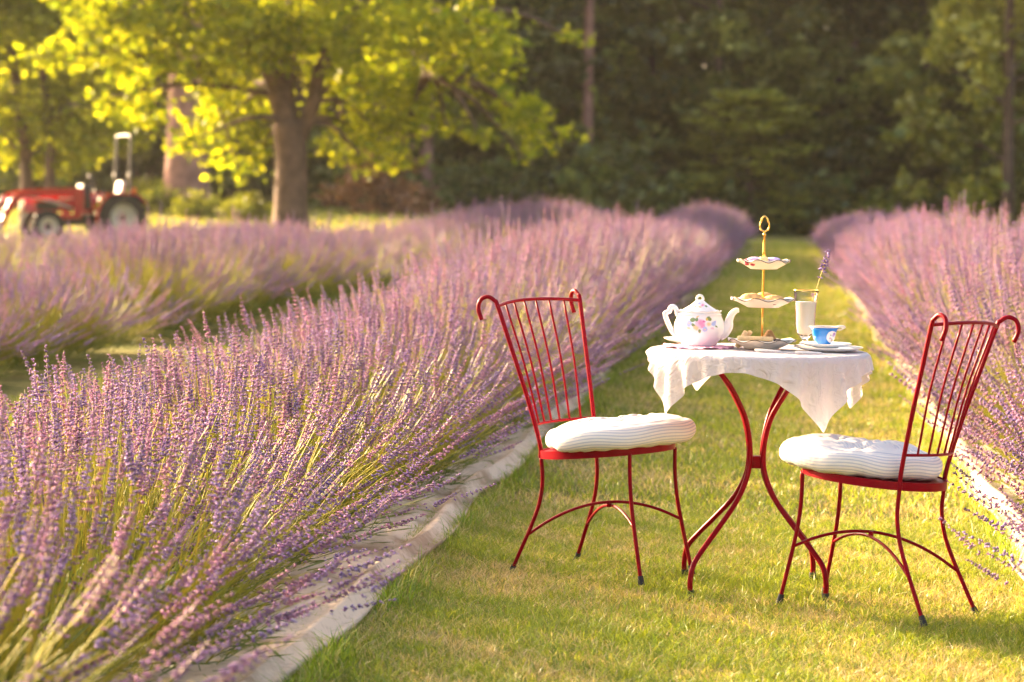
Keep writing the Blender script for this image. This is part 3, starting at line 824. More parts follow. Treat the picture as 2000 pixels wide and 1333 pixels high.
    # roll bar
    rb = MB().tube([(-.22, .50, .75), (-.22, .50, 1.5), (-.24, .50, 2.24), (-.24, .44, 2.34), (-.24, 0, 2.36), (-.24, -.44, 2.34), (-.24, -.50, 2.24), (-.22, -.50, 1.5), (-.22, -.50, .75)], .042, 10, 5)
    rb.box((-.22, .5, 1.45), (.12, .11, .16), bevel=.02).box((-.22, -.5, 1.45), (.12, .11, .16), bevel=.02)
    rb.build('roll_bar', M['tractor_black'], rt, smooth=True)
    # footplate, levers, drawbar
    MB().box((.45, 0, .60), (.5, .95, .03)).build('footplate', M['tractor_black'], rt)
    for y in (.25, .31, -.28): MB().tube([(.35, y, .7), (.34, y, 1.08)], .012, 6, 2).sphere((.34, y, 1.1), .03, 8, 6).build('lever', M['tractor_black'], rt, smooth=True)
    MB().box((-.55, 0, .45), (.4, .1, .06), bevel=.01).tube([(-.3, .2, .55), (-.75, .3, .42)], .025, 6, 2).tube([(-.3, -.2, .55), (-.75, -.3, .42)], .025, 6, 2).build('hitch', M['tractor_black'], rt)
    # exhaust
    MB().tube([(1.55, -.31, .8), (1.55, -.33, .55)], .03, 8, 2).build('exhaust', M['steel_worn'], rt)
    # loader
    for s in (1, -1):
        ar = MB()
        P = [(.95, s * .42, 1.12), (1.55, s * .43, 1.10), (2.15, s * .44, 1.05), (2.42, s * .45, .92), (2.62, s * .45, .55), (2.78, s * .45, .22)]
        P = smooth_path(P, 5); G = []
        for i, p in enumerate(P):
            d = P[min(i + 1, len(P) - 1)] - P[max(i - 1, 0)]; d /= np.linalg.norm(d); nrm = np.array([-d[2], 0, d[0]])
            hh = .075 if i < len(P) * .7 else .06; y = np.array([0, .035, 0])
            G.append([p + nrm * hh + y, p + nrm * hh - y, p - nrm * hh - y, p - nrm * hh + y, p + nrm * hh + y])
        ar.grid(np.array(G)).build('loader_arm', M['tractor_red'], rt)
        MB().box((.98, s * .42, .86), (.2, .07, .62), bevel=.01).box((1.15, s * .36, .56), (.5, .1, .12), bevel=.01).build('loader_tower', M['tractor_red'], rt)
        MB().tube([(1.05, s * .42, .72), (1.7, s * .43, .93)], .034, 8, 2).tube([(1.6, s * .43, .9), (2.1, s * .44, 1.0)], .02, 8, 2).build('lift_cylinder', M['steel_worn'], rt, smooth=True)
        MB().tube([(2.35, s * .40, 1.0), (2.72, s * .40, .62)], .03, 8, 2).tube([(2.7, s * .40, .64), (2.86, s * .40, .40)], .018, 8, 2).build('tilt_cylinder', M['steel_worn'], rt, smooth=True)
    bk = MB(); G = []
    for y in (-.72, .72):
        G.append([(2.86, y, .58), (2.80, y, .40), (2.80, y, .18), (2.88, y, .05), (3.05, y, .03), (3.40, y, .03)])
    G = np.array(G); bk.grid(G)
    for g in G: bk.add(g, [tuple(range(6))])
    o = bk.build('bucket', M['steel_worn'], rt); o.modifiers.new('t', 'SOLIDIFY').thickness = .02
    MB().tube([(2.4, -.45, .9), (2.4, .45, .9)], .045, 10, 2).build('cross_tube', M['tractor_red'], rt, smooth=True)
    rt.rotation_euler = (0, 0, math.pi + hd)
    # near rear wheel (tractor's left, +y) must sit at (-14.78, 53)
    f = Vector((-math.cos(hd), -math.sin(hd))); l = Vector((math.sin(hd), -math.cos(hd)))
    p = Vector((-14.78, 53)) - l * TW
    rt.location = (p.x, p.y, .215)
    return rt
tractor()

# ------------------------------------------------------------------ bistro chairs
CH = dict(rs=.208, hs=.393, ps=.069, phi=.712, psi=.575, xt=.267, yt=.203, ht=.848, xr=.274, yr=.164, xf=.223, yf=.129)
def chair_parts(root):
    c = CH; rs, hs, ps = c['rs'], c['hs'], c['ps']
    def ring(a, s, dr=0, dz=0):
        x = (rs + dr) * math.cos(a); return np.array([x, (rs + dr) * math.sin(a) * s, hs + ps * x + dz])
    red = M['red_paint']
    # seat band: a flat hoop on edge, and the plate it carries
    G = []
    for a in np.linspace(0, 2 * math.pi, 73):
        x, y = math.cos(a), math.sin(a); row_ = []
        for r, dz in ((rs + .004, .012), (rs + .004, -.012), (rs - .002, -.012), (rs - .002, .012), (rs + .004, .012)):
            row_.append((x * r, y * r, hs + ps * x * r + dz))
        G.append(row_)
    MB().grid(np.array(G)[:, ::-1]).build('seat_band', red, root, angle=40)
    sp = MB(); th = np.arange(48) * 2 * math.pi / 48; r = rs - .004
    sp.add([(r * math.cos(a), r * math.sin(a), hs + ps * r * math.cos(a) + .008) for a in th], [tuple(range(48))])
    o = sp.build('seat_plate', red, root); o.modifiers.new('t', 'SOLIDIFY').thickness = .004
    def leg_path(top, foot):
        ts = [(0, 0), (.2, -.03), (.4, .09), (.6, .36), (.8, .68), (1, 1)]
        return [top + np.array([(foot[0] - top[0]) * f, (foot[1] - top[1]) * f, (foot[2] - top[2]) * t]) for t, f in ts]
    mids = {}
    for s in (1, -1):
        for k in ('rear', 'front'):
            top = ring(math.pi - c['phi'] if k == 'rear' else c['psi'], s, .002, -.008)
            foot = np.array([-c['xr'] if k == 'rear' else c['xf'], s * (c['yr'] if k == 'rear' else c['yf']), .0])
            P = leg_path(top, foot)
            lg = MB().tube(P, .0062, 10, 6).build('leg', red, root, smooth=True)
            d = P[-1] - P[-2]; d /= np.linalg.norm(d)
            MB().tube([foot - d * .028, foot - d * .012, foot + d * .002], [.0085, .0095, .0100], 10, 2).build('rubber_foot', M['rubber'], lg, angle=40)
            q = smooth_path(P, 6); n = len(q); mids[(k, s)] = q[int(n * (.66 if k == 'rear' else .57))]
        # back post running up into a hooked end
        top = ring(math.pi - c['phi'], s, .003, 0)
        j = np.array([-c['xt'], s * c['yt'], c['ht']])
        d = j - top
        P = [top - np.array([0, 0, .012]), top + d * np.array([.02, .02, .08]), top + d * np.array([.30, .30, .38]), top + d * np.array([.68, .68, .72]), j,
             j + np.array([-.010, s * .004, .018]), j + np.array([-.030, s * .012, .030]), j + np.array([-.052, s * .021, .020]), j + np.array([-.058, s * .026, -.008]), j + np.array([-.046, s * .025, -.042])]
        MB().tube(P, .0068, 10, 6).build('back_post', red, root, smooth=True)
    # rails and rods
    def rail(p0, p1, bow, lift, r, name):
        P = [p0 * (1 - t) + p1 * t + np.array([-bow * 4 * t * (1 - t), 0, lift * 4 * t * (1 - t)]) for t in np.linspace(0, 1, 9)]
        MB().tube(P, r, 8, 4).build(name, red, root, smooth=True)
        return smooth_path(P, 8)
    jl = np.array([-c['xt'], c['yt'], c['ht']]); jr = jl * np.array([1, -1, 1])
    up = rail(jl, jr, .045, .012, .0055, 'top_rail')
    tl = ring(math.pi - c['phi'], 1, .002, .0) ; dl = jl - tl
    bl = tl + dl * np.array([.14, .14, .195]); br_ = bl * np.array([1, -1, 1])
    lo = rail(bl, br_, .040, .0, .0045, 'lower_rail')
    for i in range(1, 7):
        f = i / 7
        a = lo[int(f * (len(lo) - 1))]; b_ = up[int(f * (len(up) - 1))]
        MB().tube([a, (a + b_) / 2 + np.array([.008, 0, 0]), b_], .0036, 7, 4).build('back_rod', red, root, smooth=True)
    # arched crossing stretchers
    for s, ap in ((-1, .226), (1, .214)):
        a, b_ = mids[('rear', s)], mids[('front', -s)]
        P = [a * (1 - t) + b_ * t + np.array([0, 0, (ap - (a[2] * .5 + b_[2] * .5)) * 4 * t * (1 - t)]) for t in np.linspace(0, 1, 9)]
        MB().tube(P, .0048, 8, 4).build('stretcher', red, root, smooth=True)
    MB().box((0, 0, .220), (.012, .012, .02), bevel=.002).build('stretcher_joint', red, root)
def pose(o, q):
    o.rotation_mode = 'YXZ'; o.location = q[:3]; o.rotation_euler = (q[5], q[4], q[3])
QL = (-.557, 7.606, .019, -.600, -.018, .015); QR = (.229, 7.202, -.010, 2.603, -.020, .055)
chL = empty('bistro_chair', 'red metal bistro chair beside the teapot, back to the rumpled fabric bed', 'chair', group='red bistro chairs'); chair_parts(chL)
chR = copy_tree(chL); chR['label'] = 'red metal bistro chair beside the blue cup, its hooked back towards the viewer'
pose(chL, QL); pose(chR, QR)

# ------------------------------------------------------------------ cushions
cmn = bpy.data.materials.new('ticking'); cmn.use_nodes = True
nt = cmn.node_tree; b = nt.nodes['Principled BSDF']; b.inputs['Roughness'].default_value = .9; b.inputs['Specular IOR Level'].default_value = .1
uvn = nt.nodes.new('ShaderNodeUVMap'); sep = nt.nodes.new('ShaderNodeSeparateXYZ'); nt.links.new(uvn.outputs[0], sep.inputs[0])
mm = nt.nodes.new('ShaderNodeMath'); mm.operation = 'MULTIPLY'; mm.inputs[1].default_value = 1 / .0092; nt.links.new(sep.outputs[1], mm.inputs[0])
fr = nt.nodes.new('ShaderNodeMath'); fr.operation = 'FRACT'; nt.links.new(mm.outputs[0], fr.inputs[0])
rp = nt.nodes.new('ShaderNodeValToRGB'); rp.color_ramp.elements[0].color = (.80, .75, .67, 1)
e = rp.color_ramp.elements; e[0].position = .55; e[1].position = .64; e[1].color = (.50, .50, .54, 1)
e2 = e.new(.9); e2.color = (.52, .52, .55, 1); e3 = e.new(.98); e3.color = (.80, .75, .67, 1)
nt.links.new(fr.outputs[0], rp.inputs[0]); nt.links.new(rp.outputs[0], b.inputs['Base Color'])
tc = nt.nodes.new('ShaderNodeTexCoord'); nn = noise_node(18, 4); bp = nt.nodes.new('ShaderNodeBump'); bp.inputs['Strength'].default_value = .35; bp.inputs['Distance'].default_value = .01
nt.links.new(nn.outputs['Fac'], bp.inputs['Height']); nt.links.new(bp.outputs[0], b.inputs['Normal'])

def cushion(label, seed, rad=.236, th=.078, ang=0.):
    rg = np.random.default_rng(seed)
    m = 84; prof = []
    # bottom centre -> side -> top centre
    nb, ns_, ntp = 8, 12, 22
    for i in range(nb): prof.append(('b', i / nb))
    for i in range(ns_ + 1): prof.append(('s', i / ns_))
    for i in range(1, ntp + 1): prof.append(('t', i / ntp))
    tufts = [(0, 0)] + [(.105 * math.cos(a), .105 * math.sin(a)) for a in np.arange(4) * math.pi / 2 + .6]
    rows = []; UV = []
    thv = np.arange(m + 1) * 2 * math.pi / m
    ph = rg.uniform(0, 6.28, 6)
    ro = rad * (1 + .022 * np.sin(2 * thv + ph[0]) + .014 * np.sin(5 * thv + ph[1]))
    ro = ro * (1 - .165 * sm((-np.cos(thv + ang) - .05) / .45))        # narrower between the back posts
    pucker = .5 + .5 * np.sin(23 * thv + 2 * np.sin(3 * thv + ph[2]))
    for kind, t in prof:
        if kind == 'b': r = ro * .93 * t; z = np.full(m + 1, 0.) + .006 * t; v = 5 + r * np.sin(thv)
        elif kind == 's':
            a = -math.pi / 2 + math.pi * t
            r = ro * .93 + .034 * math.cos(a) * np.ones(m + 1); z = th * .5 + (th * .5 - .003) * math.sin(a) + 0 * thv
            z = z - .006 * pucker * math.exp(-((t - .08) / .1) ** 2) * -1 + .004 * np.sin(7 * thv + ph[3]) * math.sin(math.pi * t)
            r = r - .006 * pucker * (math.exp(-((t - .1) / .12) ** 2) + math.exp(-((t - .93) / .1) ** 2))
            v = t * th * 1.35 + 0 * thv + .002 * np.sin(5 * thv)
        else:
            r = ro * .93 * (1 - t); z = th + .016 * (1 - (1 - t) ** 2) + 0 * thv
            v = None
        x, y = r * np.cos(thv), r * np.sin(thv)
        if kind == 't' or (kind == 's' and t > .9):
            for (tx_, ty_) in tufts:
                dd = np.hypot(x - tx_, y - ty_); z = z - .022 * np.exp(-(dd / .026) ** 2)
                z = z - .004 * np.cos(np.arctan2(y - ty_, x - tx_) * 7) * np.exp(-((dd - .04) / .03) ** 2)
            z = z + .006 * hn(x, y, .06, seed)
        if v is None: v = 7 + y + .006 * hn(x, y, .05, seed + 2)
        rows.append(np.stack([x, y, z], 1)); UV.append(v)
    G = np.array(rows); UV = np.array(UV)
    mb = MB().grid(G[:, ::1])
    me = mb.mesh('cushion', cmn, True)
    uvl = me.uv_layers.new(name='UVMap'); npf = G.shape[1]
    vi = np.zeros(len(me.loops), int); me.loops.foreach_get('vertex_index', vi)
    uvv = np.zeros((len(me.loops), 2)); uvv[:, 1] = UV.ravel()[vi]
    # faces that straddle the piping take the value of their outer ring
    li = vi // npf
    q = li.reshape(-1, 4); lo_ = q.min(1); 
    colm = (vi % npf).reshape(-1, 4)
    for bi in (nb - 1, nb + ns_):
        sel = np.where(lo_ == bi)[0]
        for f_ in sel:
            for c_ in range(4):
                uvv[f_ * 4 + c_, 1] = UV[nb, colm[f_, c_]] if bi == nb - 1 else UV[nb + ns_, colm[f_, c_]] + (.004 if q[f_, c_] > bi else 0)
    uvl.data.foreach_set('uv', uvv.ravel())
    bm = bmesh.new(); bm.from_mesh(me); bmesh.ops.remove_doubles(bm, verts=bm.verts, dist=1e-5); bmesh.ops.recalc_face_normals(bm, faces=bm.faces); bm.to_mesh(me); bm.free()
    me.shade_smooth()
    o = obj('seat_cushion', me)
    tag(o, label, 'cushion', 'striped seat cushions')
    for (tx_, ty_) in tufts:
        MB().sphere((tx_, ty_, th - .001), .006, 8, 5, (1, 1, .5)).build('tuft_button', M['cream_china'], o, smooth=True)
    return o
def on_chair(o, ch, dx=.0, rz=0., dy=0.):
    bpy.context.view_layer.update()
    o.matrix_world = ch.matrix_world @ Matrix.Translation((dx, dy, CH['hs'] + .006 + CH['ps'] * dx)) @ Matrix.Rotation(-math.atan(CH['ps']), 4, 'Y') @ Matrix.Rotation(rz, 4, 'Z')
cuL = cushion('cream striped cushion on the chair beside the teapot', 4, ang=.45); on_chair(cuL, chL, .035, .45)
cuR = cushion('cream striped tufted cushion on the chair beside the blue cup', 9, ang=-.35); on_chair(cuR, chR, .03, -.35)

# ------------------------------------------------------------------ table
TILT = .019
TM = Matrix.Translation((-.11, 7.49, 0)) @ Matrix.Rotation(TILT, 4, 'Y')
tb = empty('bistro_table', 'round red metal bistro table with curved legs under a white cloth', 'table')
TR, TH = .330, .728
MB().lathe([(0, TH), (TR - .008, TH), (TR - .001, TH - .005), (TR, TH - .018), (TR - .012, TH - .02), (0, TH - .016)], 72).build('table_top', M['red_paint'], tb, angle=40)
rz = [(.285, .004), (.287, .05), (.272, .10), (.222, .15), (.165, .20), (.09, .27), (.048, .33), (.030, .385), (.032, .45), (.052, .52), (.082, .57), (.13, .63), (.19, .68), (.23, .70)]
for i in range(4):
    a = R(45 + 5 + 90 * i)
    P = [(r * math.cos(a), r * math.sin(a), z) for r, z in rz]
    lg = MB().tube(P, .0082, 12, 6).build('leg', M['red_paint'], tb, smooth=True)
    MB().tube([(.2855 * math.cos(a), .2855 * math.sin(a), z) for z in (-.012, 0, .022)], [.0115, .0115, .0105], 12, 2).build('rubber_foot', M['rubber'], lg, angle=40)
hb = MB().box((0, 0, .390), (.034, .034, .038), Matrix.Rotation(R(5), 3, 'Z'), bevel=.003).build('hub', M['red_paint'], tb)
MB().lathe([(.19, .693), (.2, .693), (.2, .70), (.19, .70)], 48, closed=True).build('ring', M['red_paint'], tb, angle=40)
tb.matrix_world = TM

# ------------------------------------------------------------------ tablecloth: a real drape over the disc
def drape(N=46, side=.725, rot=R(-10), Rd=TR + .008, steps=170, iters=9):
    rg = np.random.default_rng(8)
    g = np.linspace(-side / 2, side / 2, N); X, Y = np.meshgrid(g, g, indexing='ij')
    c, s = math.cos(rot), math.sin(rot)
    P = np.stack([X * c - Y * s, X * s + Y * c, np.full_like(X, .004)], -1)
    P[..., 2] += rg.normal(0, .0008, X.shape)
    rad = np.hypot(P[..., 0], P[..., 1]); th = np.arctan2(P[..., 1], P[..., 0])
    P[..., 2] -= np.maximum(0, rad - Rd - .0) * (.5 + .25 * np.sin(9 * th + 1.0) + .12 * np.sin(17 * th))
    P[..., 0] += .03 * math.cos(R(305)); P[..., 1] += .03 * math.sin(R(305))
    V = P.copy(); L0 = side / (N - 1); Ld = L0 * math.sqrt(2)
    def cons(A, B, L, k):
        d = B - A; l = np.linalg.norm(d, axis=-1, keepdims=True) + 1e-9
        e = d * (.5 * k * (l - L) / l); A += e; B -= e
    for st in range(steps):
        vel = (P - V) * .96; V = P.copy(); P = P + vel; P[..., 2] -= 9.8 * (.012 ** 2)
        for it in range(iters):
            for o_ in (0, 1):
                n = (N - o_) // 2
                cons(P[o_:o_ + 2 * n:2], P[o_ + 1:o_ + 2 * n:2], L0, 1.0)
                cons(P[:, o_:o_ + 2 * n:2], P[:, o_ + 1:o_ + 2 * n:2], L0, 1.0)
            for o_ in (0, 1):
                n = (N - o_) // 2
                for q in (0, 1):
                    cons(P[o_:o_ + 2 * n:2, :-1][:, q::2], P[o_ + 1:o_ + 2 * n:2, 1:][:, q::2], Ld, .5)
                    cons(P[o_:o_ + 2 * n:2, 1:][:, q::2], P[o_ + 1:o_ + 2 * n:2, :-1][:, q::2], Ld, .5)
            if it % 3 == 0:
                for o_ in range(4):
                    a = P[o_::4]; b2 = P[o_ + 2::4]; n = min(len(a), len(b2)); cons(a[:n], b2[:n], 2 * L0, .12)
                    a = P[:, o_::4]; b2 = P[:, o_ + 2::4]; n = min(a.shape[1], b2.shape[1]); cons(a[:, :n], b2[:, :n], 2 * L0, .12)
            r = np.hypot(P[..., 0], P[..., 1])
            ins = (r < Rd) & (P[..., 2] < .003) & (P[..., 2] > -.05)
            top = ins & ((P[..., 2] > -.012) | (r < Rd - .03))
            P[..., 2][top] = .003
            P[..., 0][top] = V[..., 0][top] * .9 + P[..., 0][top] * .1; P[..., 1][top] = V[..., 1][top] * .9 + P[..., 1][top] * .1
            sd = ins & ~top
            f = Rd / np.maximum(r[sd], 1e-6); P[..., 0][sd] *= f; P[..., 1][sd] *= f
    return P
cm = bpy.data.materials.new('lace_cloth'); cm.use_nodes = True
nt = cm.node_tree; nt.nodes.clear()
uvn = nt.nodes.new('ShaderNodeUVMap')
tcv = nt.nodes.new('ShaderNodeMapping'); tcv.inputs['Scale'].default_value = (13, 13, 13); nt.links.new(uvn.outputs[0], tcv.inputs[0])
wv = nt.nodes.new('ShaderNodeTexNoise'); wv.inputs['Scale'].default_value = 1.2; wv.inputs['Detail'].default_value = 3; wv.inputs['Distortion'].default_value = 2.2; nt.links.new(tcv.outputs[0], wv.inputs['Vector'])
vo = nt.nodes.new('ShaderNodeTexVoronoi'); vo.inputs['Scale'].default_value = 17; nt.links.new(tcv.outputs[0], vo.inputs['Vector'])
band = nt.nodes.new('ShaderNodeValToRGB'); band.color_ramp.elements[0].position = .50; band.color_ramp.elements[0].color = (0, 0, 0, 1); band.color_ramp.elements[1].position = .505; band.color_ramp.elements[1].color = (1, 1, 1, 1)
q1 = band.color_ramp.elements.new(.54); q1.color = (1, 1, 1, 1); q2 = band.color_ramp.elements.new(.545); q2.color = (0, 0, 0, 1)
nt.links.new(wv.outputs['Fac'], band.inputs[0])
dot = nt.nodes.new('ShaderNodeMath'); dot.operation = 'LESS_THAN'; dot.inputs[1].default_value = .20; nt.links.new(vo.outputs['Distance'], dot.inputs[0])
hole = nt.nodes.new('ShaderNodeMath'); hole.operation = 'MULTIPLY'; nt.links.new(band.outputs[0], hole.inputs[0]); nt.links.new(dot.outputs[0], hole.inputs[1])
hs_ = nt.nodes.new('ShaderNodeMath'); hs_.operation = 'MULTIPLY'; hs_.inputs[1].default_value = .55; nt.links.new(hole.outputs[0], hs_.inputs[0])
bpn = nt.nodes.new('ShaderNodeBump'); bpn.inputs['Strength'].default_value = 1.0; bpn.inputs['Distance'].default_value = .008; nt.links.new(wv.outputs['Fac'], bpn.inputs['Height'])
df = nt.nodes.new('ShaderNodeBsdfDiffuse'); df.inputs[0].default_value = (.82, .79, .80, 1); nt.links.new(bpn.outputs[0], df.inputs['Normal'])
tl = nt.nodes.new('ShaderNodeBsdfTranslucent'); tl.inputs[0].default_value = (.82, .76, .70, 1); nt.links.new(bpn.outputs[0], tl.inputs['Normal'])
m1 = nt.nodes.new('ShaderNodeMixShader'); m1.inputs[0].default_value = .38; nt.links.new(df.outputs[0], m1.inputs[1]); nt.links.new(tl.outputs[0], m1.inputs[2])
tr = nt.nodes.new('ShaderNodeBsdfTransparent'); m2 = nt.nodes.new('ShaderNodeMixShader')
nt.links.new(hs_.outputs[0], m2.inputs[0]); nt.links.new(m1.outputs[0], m2.inputs[1]); nt.links.new(tr.outputs[0], m2.inputs[2])
oo = nt.nodes.new('ShaderNodeOutputMaterial'); nt.links.new(m2.outputs[0], oo.inputs[0])
D = drape()
N = D.shape[0]
me = MB().grid(D).mesh('tablecloth', cm, True)
uvl = me.uv_layers.new(name='UVMap'); vi = np.zeros(len(me.loops), int); me.loops.foreach_get('vertex_index', vi)
uvl.data.foreach_set('uv', np.stack([(vi // N) / (N - 1), (vi % N) / (N - 1)], 1).ravel())
clo = obj('tablecloth', me)
md = clo.modifiers.new('s', 'SUBSURF'); md.levels = 2; md.render_levels = 2
tag(clo, 'white embroidered cloth draped over the round table, corners hanging', 'tablecloth')
clo.matrix_world = TM @ Matrix.Translation((0, 0, TH + .003))

# ------------------------------------------------------------------ things on the table
def T(dx, dy, dz=0., rz=0., rx=0., ry=0.):
    return TM @ Matrix.Translation((dx, dy, TH + .006 + dz)) @ Matrix.Rotation(rz, 4, 'Z') @ Matrix.Rotation(ry, 4, 'Y') @ Matrix.Rotation(rx, 4, 'X')
def put(o, *a, **k):
    o.matrix_world = T(*a, **k); return o

def painted(name, base, spots, rough=.12, ysign=-1, warp=.0025):
    """glazed china with hand-painted motifs in the object's x-z plane, on the side where y*ysign > 0"""
    m = bpy.data.materials.new(name); m.use_nodes = True; nt = m.node_tree; b = nt.nodes['Principled BSDF']
    b.inputs['Roughness'].default_value = rough; b.inputs['Coat Weight'].default_value = .5
    tc = nt.nodes.new('ShaderNodeTexCoord')
    nz = nt.nodes.new('ShaderNodeTexNoise'); nz.inputs['Scale'].default_value = 160; nz.inputs['Detail'].default_value = 3; nt.links.new(tc.outputs['Object'], nz.inputs['Vector'])
    sb = nt.nodes.new('ShaderNodeVectorMath'); sb.operation = 'SUBTRACT'; sb.inputs[1].default_value = (.5, .5, .5); nt.links.new(nz.outputs['Color'], sb.inputs[0])
    sc = nt.nodes.new('ShaderNodeVectorMath'); sc.operation = 'SCALE'; sc.inputs['Scale'].default_value = warp * 2.5; nt.links.new(sb.outputs[0], sc.inputs[0])
    ad = nt.nodes.new('ShaderNodeVectorMath'); ad.operation = 'ADD'; nt.links.new(tc.outputs['Object'], ad.inputs[0]); nt.links.new(sc.outputs[0], ad.inputs[1])
    sp = nt.nodes.new('ShaderNodeSeparateXYZ'); nt.links.new(ad.outputs[0], sp.inputs[0])
    cx = nt.nodes.new('ShaderNodeCombineXYZ'); nt.links.new(sp.outputs[0], cx.inputs[0]); nt.links.new(sp.outputs[2], cx.inputs[2])
    fc = nt.nodes.new('ShaderNodeMath'); fc.operation = 'GREATER_THAN' if ysign > 0 else 'LESS_THAN'; fc.inputs[1].default_value = 0; nt.links.new(sp.outputs[1], fc.inputs[0])
    cur = None
    for (x, z, rx_, rz_, ang, colr, soft) in spots:
        mp = nt.nodes.new('ShaderNodeMapping'); mp.vector_type = 'TEXTURE'
        mp.inputs['Location'].default_value = (x, 0, z); mp.inputs['Rotation'].default_value = (0, ang, 0); mp.inputs['Scale'].default_value = (rx_, 1, rz_)
        nt.links.new(cx.outputs[0], mp.inputs[0])
        ln = nt.nodes.new('ShaderNodeVectorMath'); ln.operation = 'LENGTH'; nt.links.new(mp.outputs[0], ln.inputs[0])
        mr = nt.nodes.new('ShaderNodeMapRange'); mr.inputs[1].default_value = 1.0; mr.inputs[2].default_value = 1.0 - soft; mr.inputs[3].default_value = 0; mr.inputs[4].default_value = 1
        nt.links.new(ln.outputs['Value'], mr.inputs[0])
        ml = nt.nodes.new('ShaderNodeMath'); ml.operation = 'MULTIPLY'; nt.links.new(mr.outputs[0], ml.inputs[0]); nt.links.new(fc.outputs[0], ml.inputs[1])
        mx = nt.nodes.new('ShaderNodeMix'); mx.data_type = 'RGBA'; nt.links.new(ml.outputs[0], mx.inputs[0])
        mx.inputs[7].default_value = (*colr, 1)
        if cur is None: mx.inputs[6].default_value = (*base, 1)
        else: nt.links.new(cur, mx.inputs[6])
        cur = mx.outputs[2]
    nt.links.new(cur, b.inputs['Base Color'])
    return m
PK, PK2, BL, OR, GN, YL = (.85, .28, .45), (.92, .55, .66), (.42, .50, .82), (.88, .58, .30), (.20, .28, .10), (.75, .55, .12)
bunch = [(-.002, .076, .013, .012, 0, PK2, .3), (.0, .078, .009, .008, .4, PK, .6), (.004, .071, .007, .006, 0, PK, .5), (.006, .081, .004, .003, 0, (.75, .15, .35), .5),
         (-.026, .075, .006, .009, .2, BL, .4), (-.026, .076, .002, .002, 0, OR, .3), (-.018, .084, .007, .005, -.5, GN, .3), (-.010, .085, .004, .005, .2, GN, .3), (-.017, .073, .006, .004, .4, GN, .3),
         (-.011, .067, .008, .006, .3, OR, .5), (.008, .064, .007, .007, 0, BL, .4), (.008, .064, .002, .002, 0, OR, .3), (-.003, .060, .004, .005, 0, GN, .3),
         (.018, .087, .007, .005, .6, GN, .3), (.013, .086, .004, .004, 0, YL, .4), (.017, .075, .007, .006, 0, OR, .6), (.028, .076, .007, .006, .2, BL, .5), (.031, .080, .004, .004, 0, BL, .4),
         (.034, .070, .004, .002, .7, GN, .3), (.025, .066, .005, .003, .3, PK2, .4), (-.027, .066, .005, .002, .2, OR, .4), (-.008, .091, .005, .0016, -.5, OR, .3)]
bunch = [(x * 1.4, .068 + (z - .074) * 1.4, a * 1.4, c * 1.4, q, k_, f_) for (x, z, a, c, q, k_, f_) in bunch]
tp_body = painted('teapot_body', (.86, .83, .83), bunch)
tp_lid = painted('teapot_lid', (.86, .83, .83), [(.006, .126, .009, .006, 0, PK2, .5), (.006, .126, .005, .004, 0, PK, .6), (-.012, .126, .006, .004, 0, PK2, .5), (-.004, .131, .006, .004, 0, BL, .6), (-.002, .121, .007, .003, .2, OR, .5), (.017, .123, .005, .003, .5, GN, .4), (-.016, .122, .004, .002, 0, GN, .4)])
tea = empty('teapot', 'white porcelain teapot painted with pink roses and blue flowers', 'teapot')
S = .0001
body_prof = [(0, .0), (.040, .0), (.043, .004), (.046, .012), (.055, .024), (.062, .040), (.0625, .058), (.059, .076), (.055, .088), (.053, .094), (.055, .098), (.049, .1035), (.046, .104)]
lob = lambda th, t: 1 + .035 * np.cos(4 * th + .0) * np.sin(np.pi * np.clip(t, 0, 1)) + .010 * np.cos(8 * th)
MB().lathe([(r * 1.22, z) for r, z in body_prof], 64, lob).build('body', tp_body, tea, smooth=True)
MB().lathe([(.056, .1005), (.0635, .1045), (.065, .109), (.062, .1075), (.053, .103)], 64, lambda th, t: 1 + .035 * np.cos(4 * th) + .015 * np.cos(12 * th), lambda th, t: .0028 * np.cos(12 * th) * t).build('collar', M['porcelain'], tea, smooth=True)
MB().lathe([(.060, .104), (.056, .108), (.044, .116), (.028, .126), (.016, .136), (.010, .141), (0, .142)], 48, lambda th, t: 1 + .02 * np.cos(8 * th) * (1 - t)).build('lid', tp_lid, tea, smooth=True)
kb = MB().tube([(-.009, 0, .138), (-.0095, 0, .147), (-.004, 0, .154), (.004, 0, .154), (.0095, 0, .147), (.009, 0, .138)], .0038, 8, 5); kb.build('lid_knob', M['porcelain'], tea, smooth=True)
MB().tube([(-.060, 0, .092), (-.068, 0, .094), (-.071, 0, .106), (-.080, 0, .118), (-.090, 0, .116), (-.094, 0, .104), (-.103, 0, .100), (-.107, 0, .094), (-.101, 0, .076), (-.090, 0, .052), (-.078, 0, .034), (-.060, 0, .030)], .0062, 10, 6, flat=1.2).build('handle', M['porcelain'], tea, smooth=True)
MB().tube([(.058, 0, .034), (.076, 0, .046), (.088, 0, .062), (.092, 0, .080), (.100, 0, .099), (.112, 0, .110), (.121, 0, .111)], [.022, .021, .017, .0125, .0105, .0085, .0072], 16, 6).build('spout', M['porcelain'], tea, smooth=True)
put(tea, -.186, .085, .004, R(6))

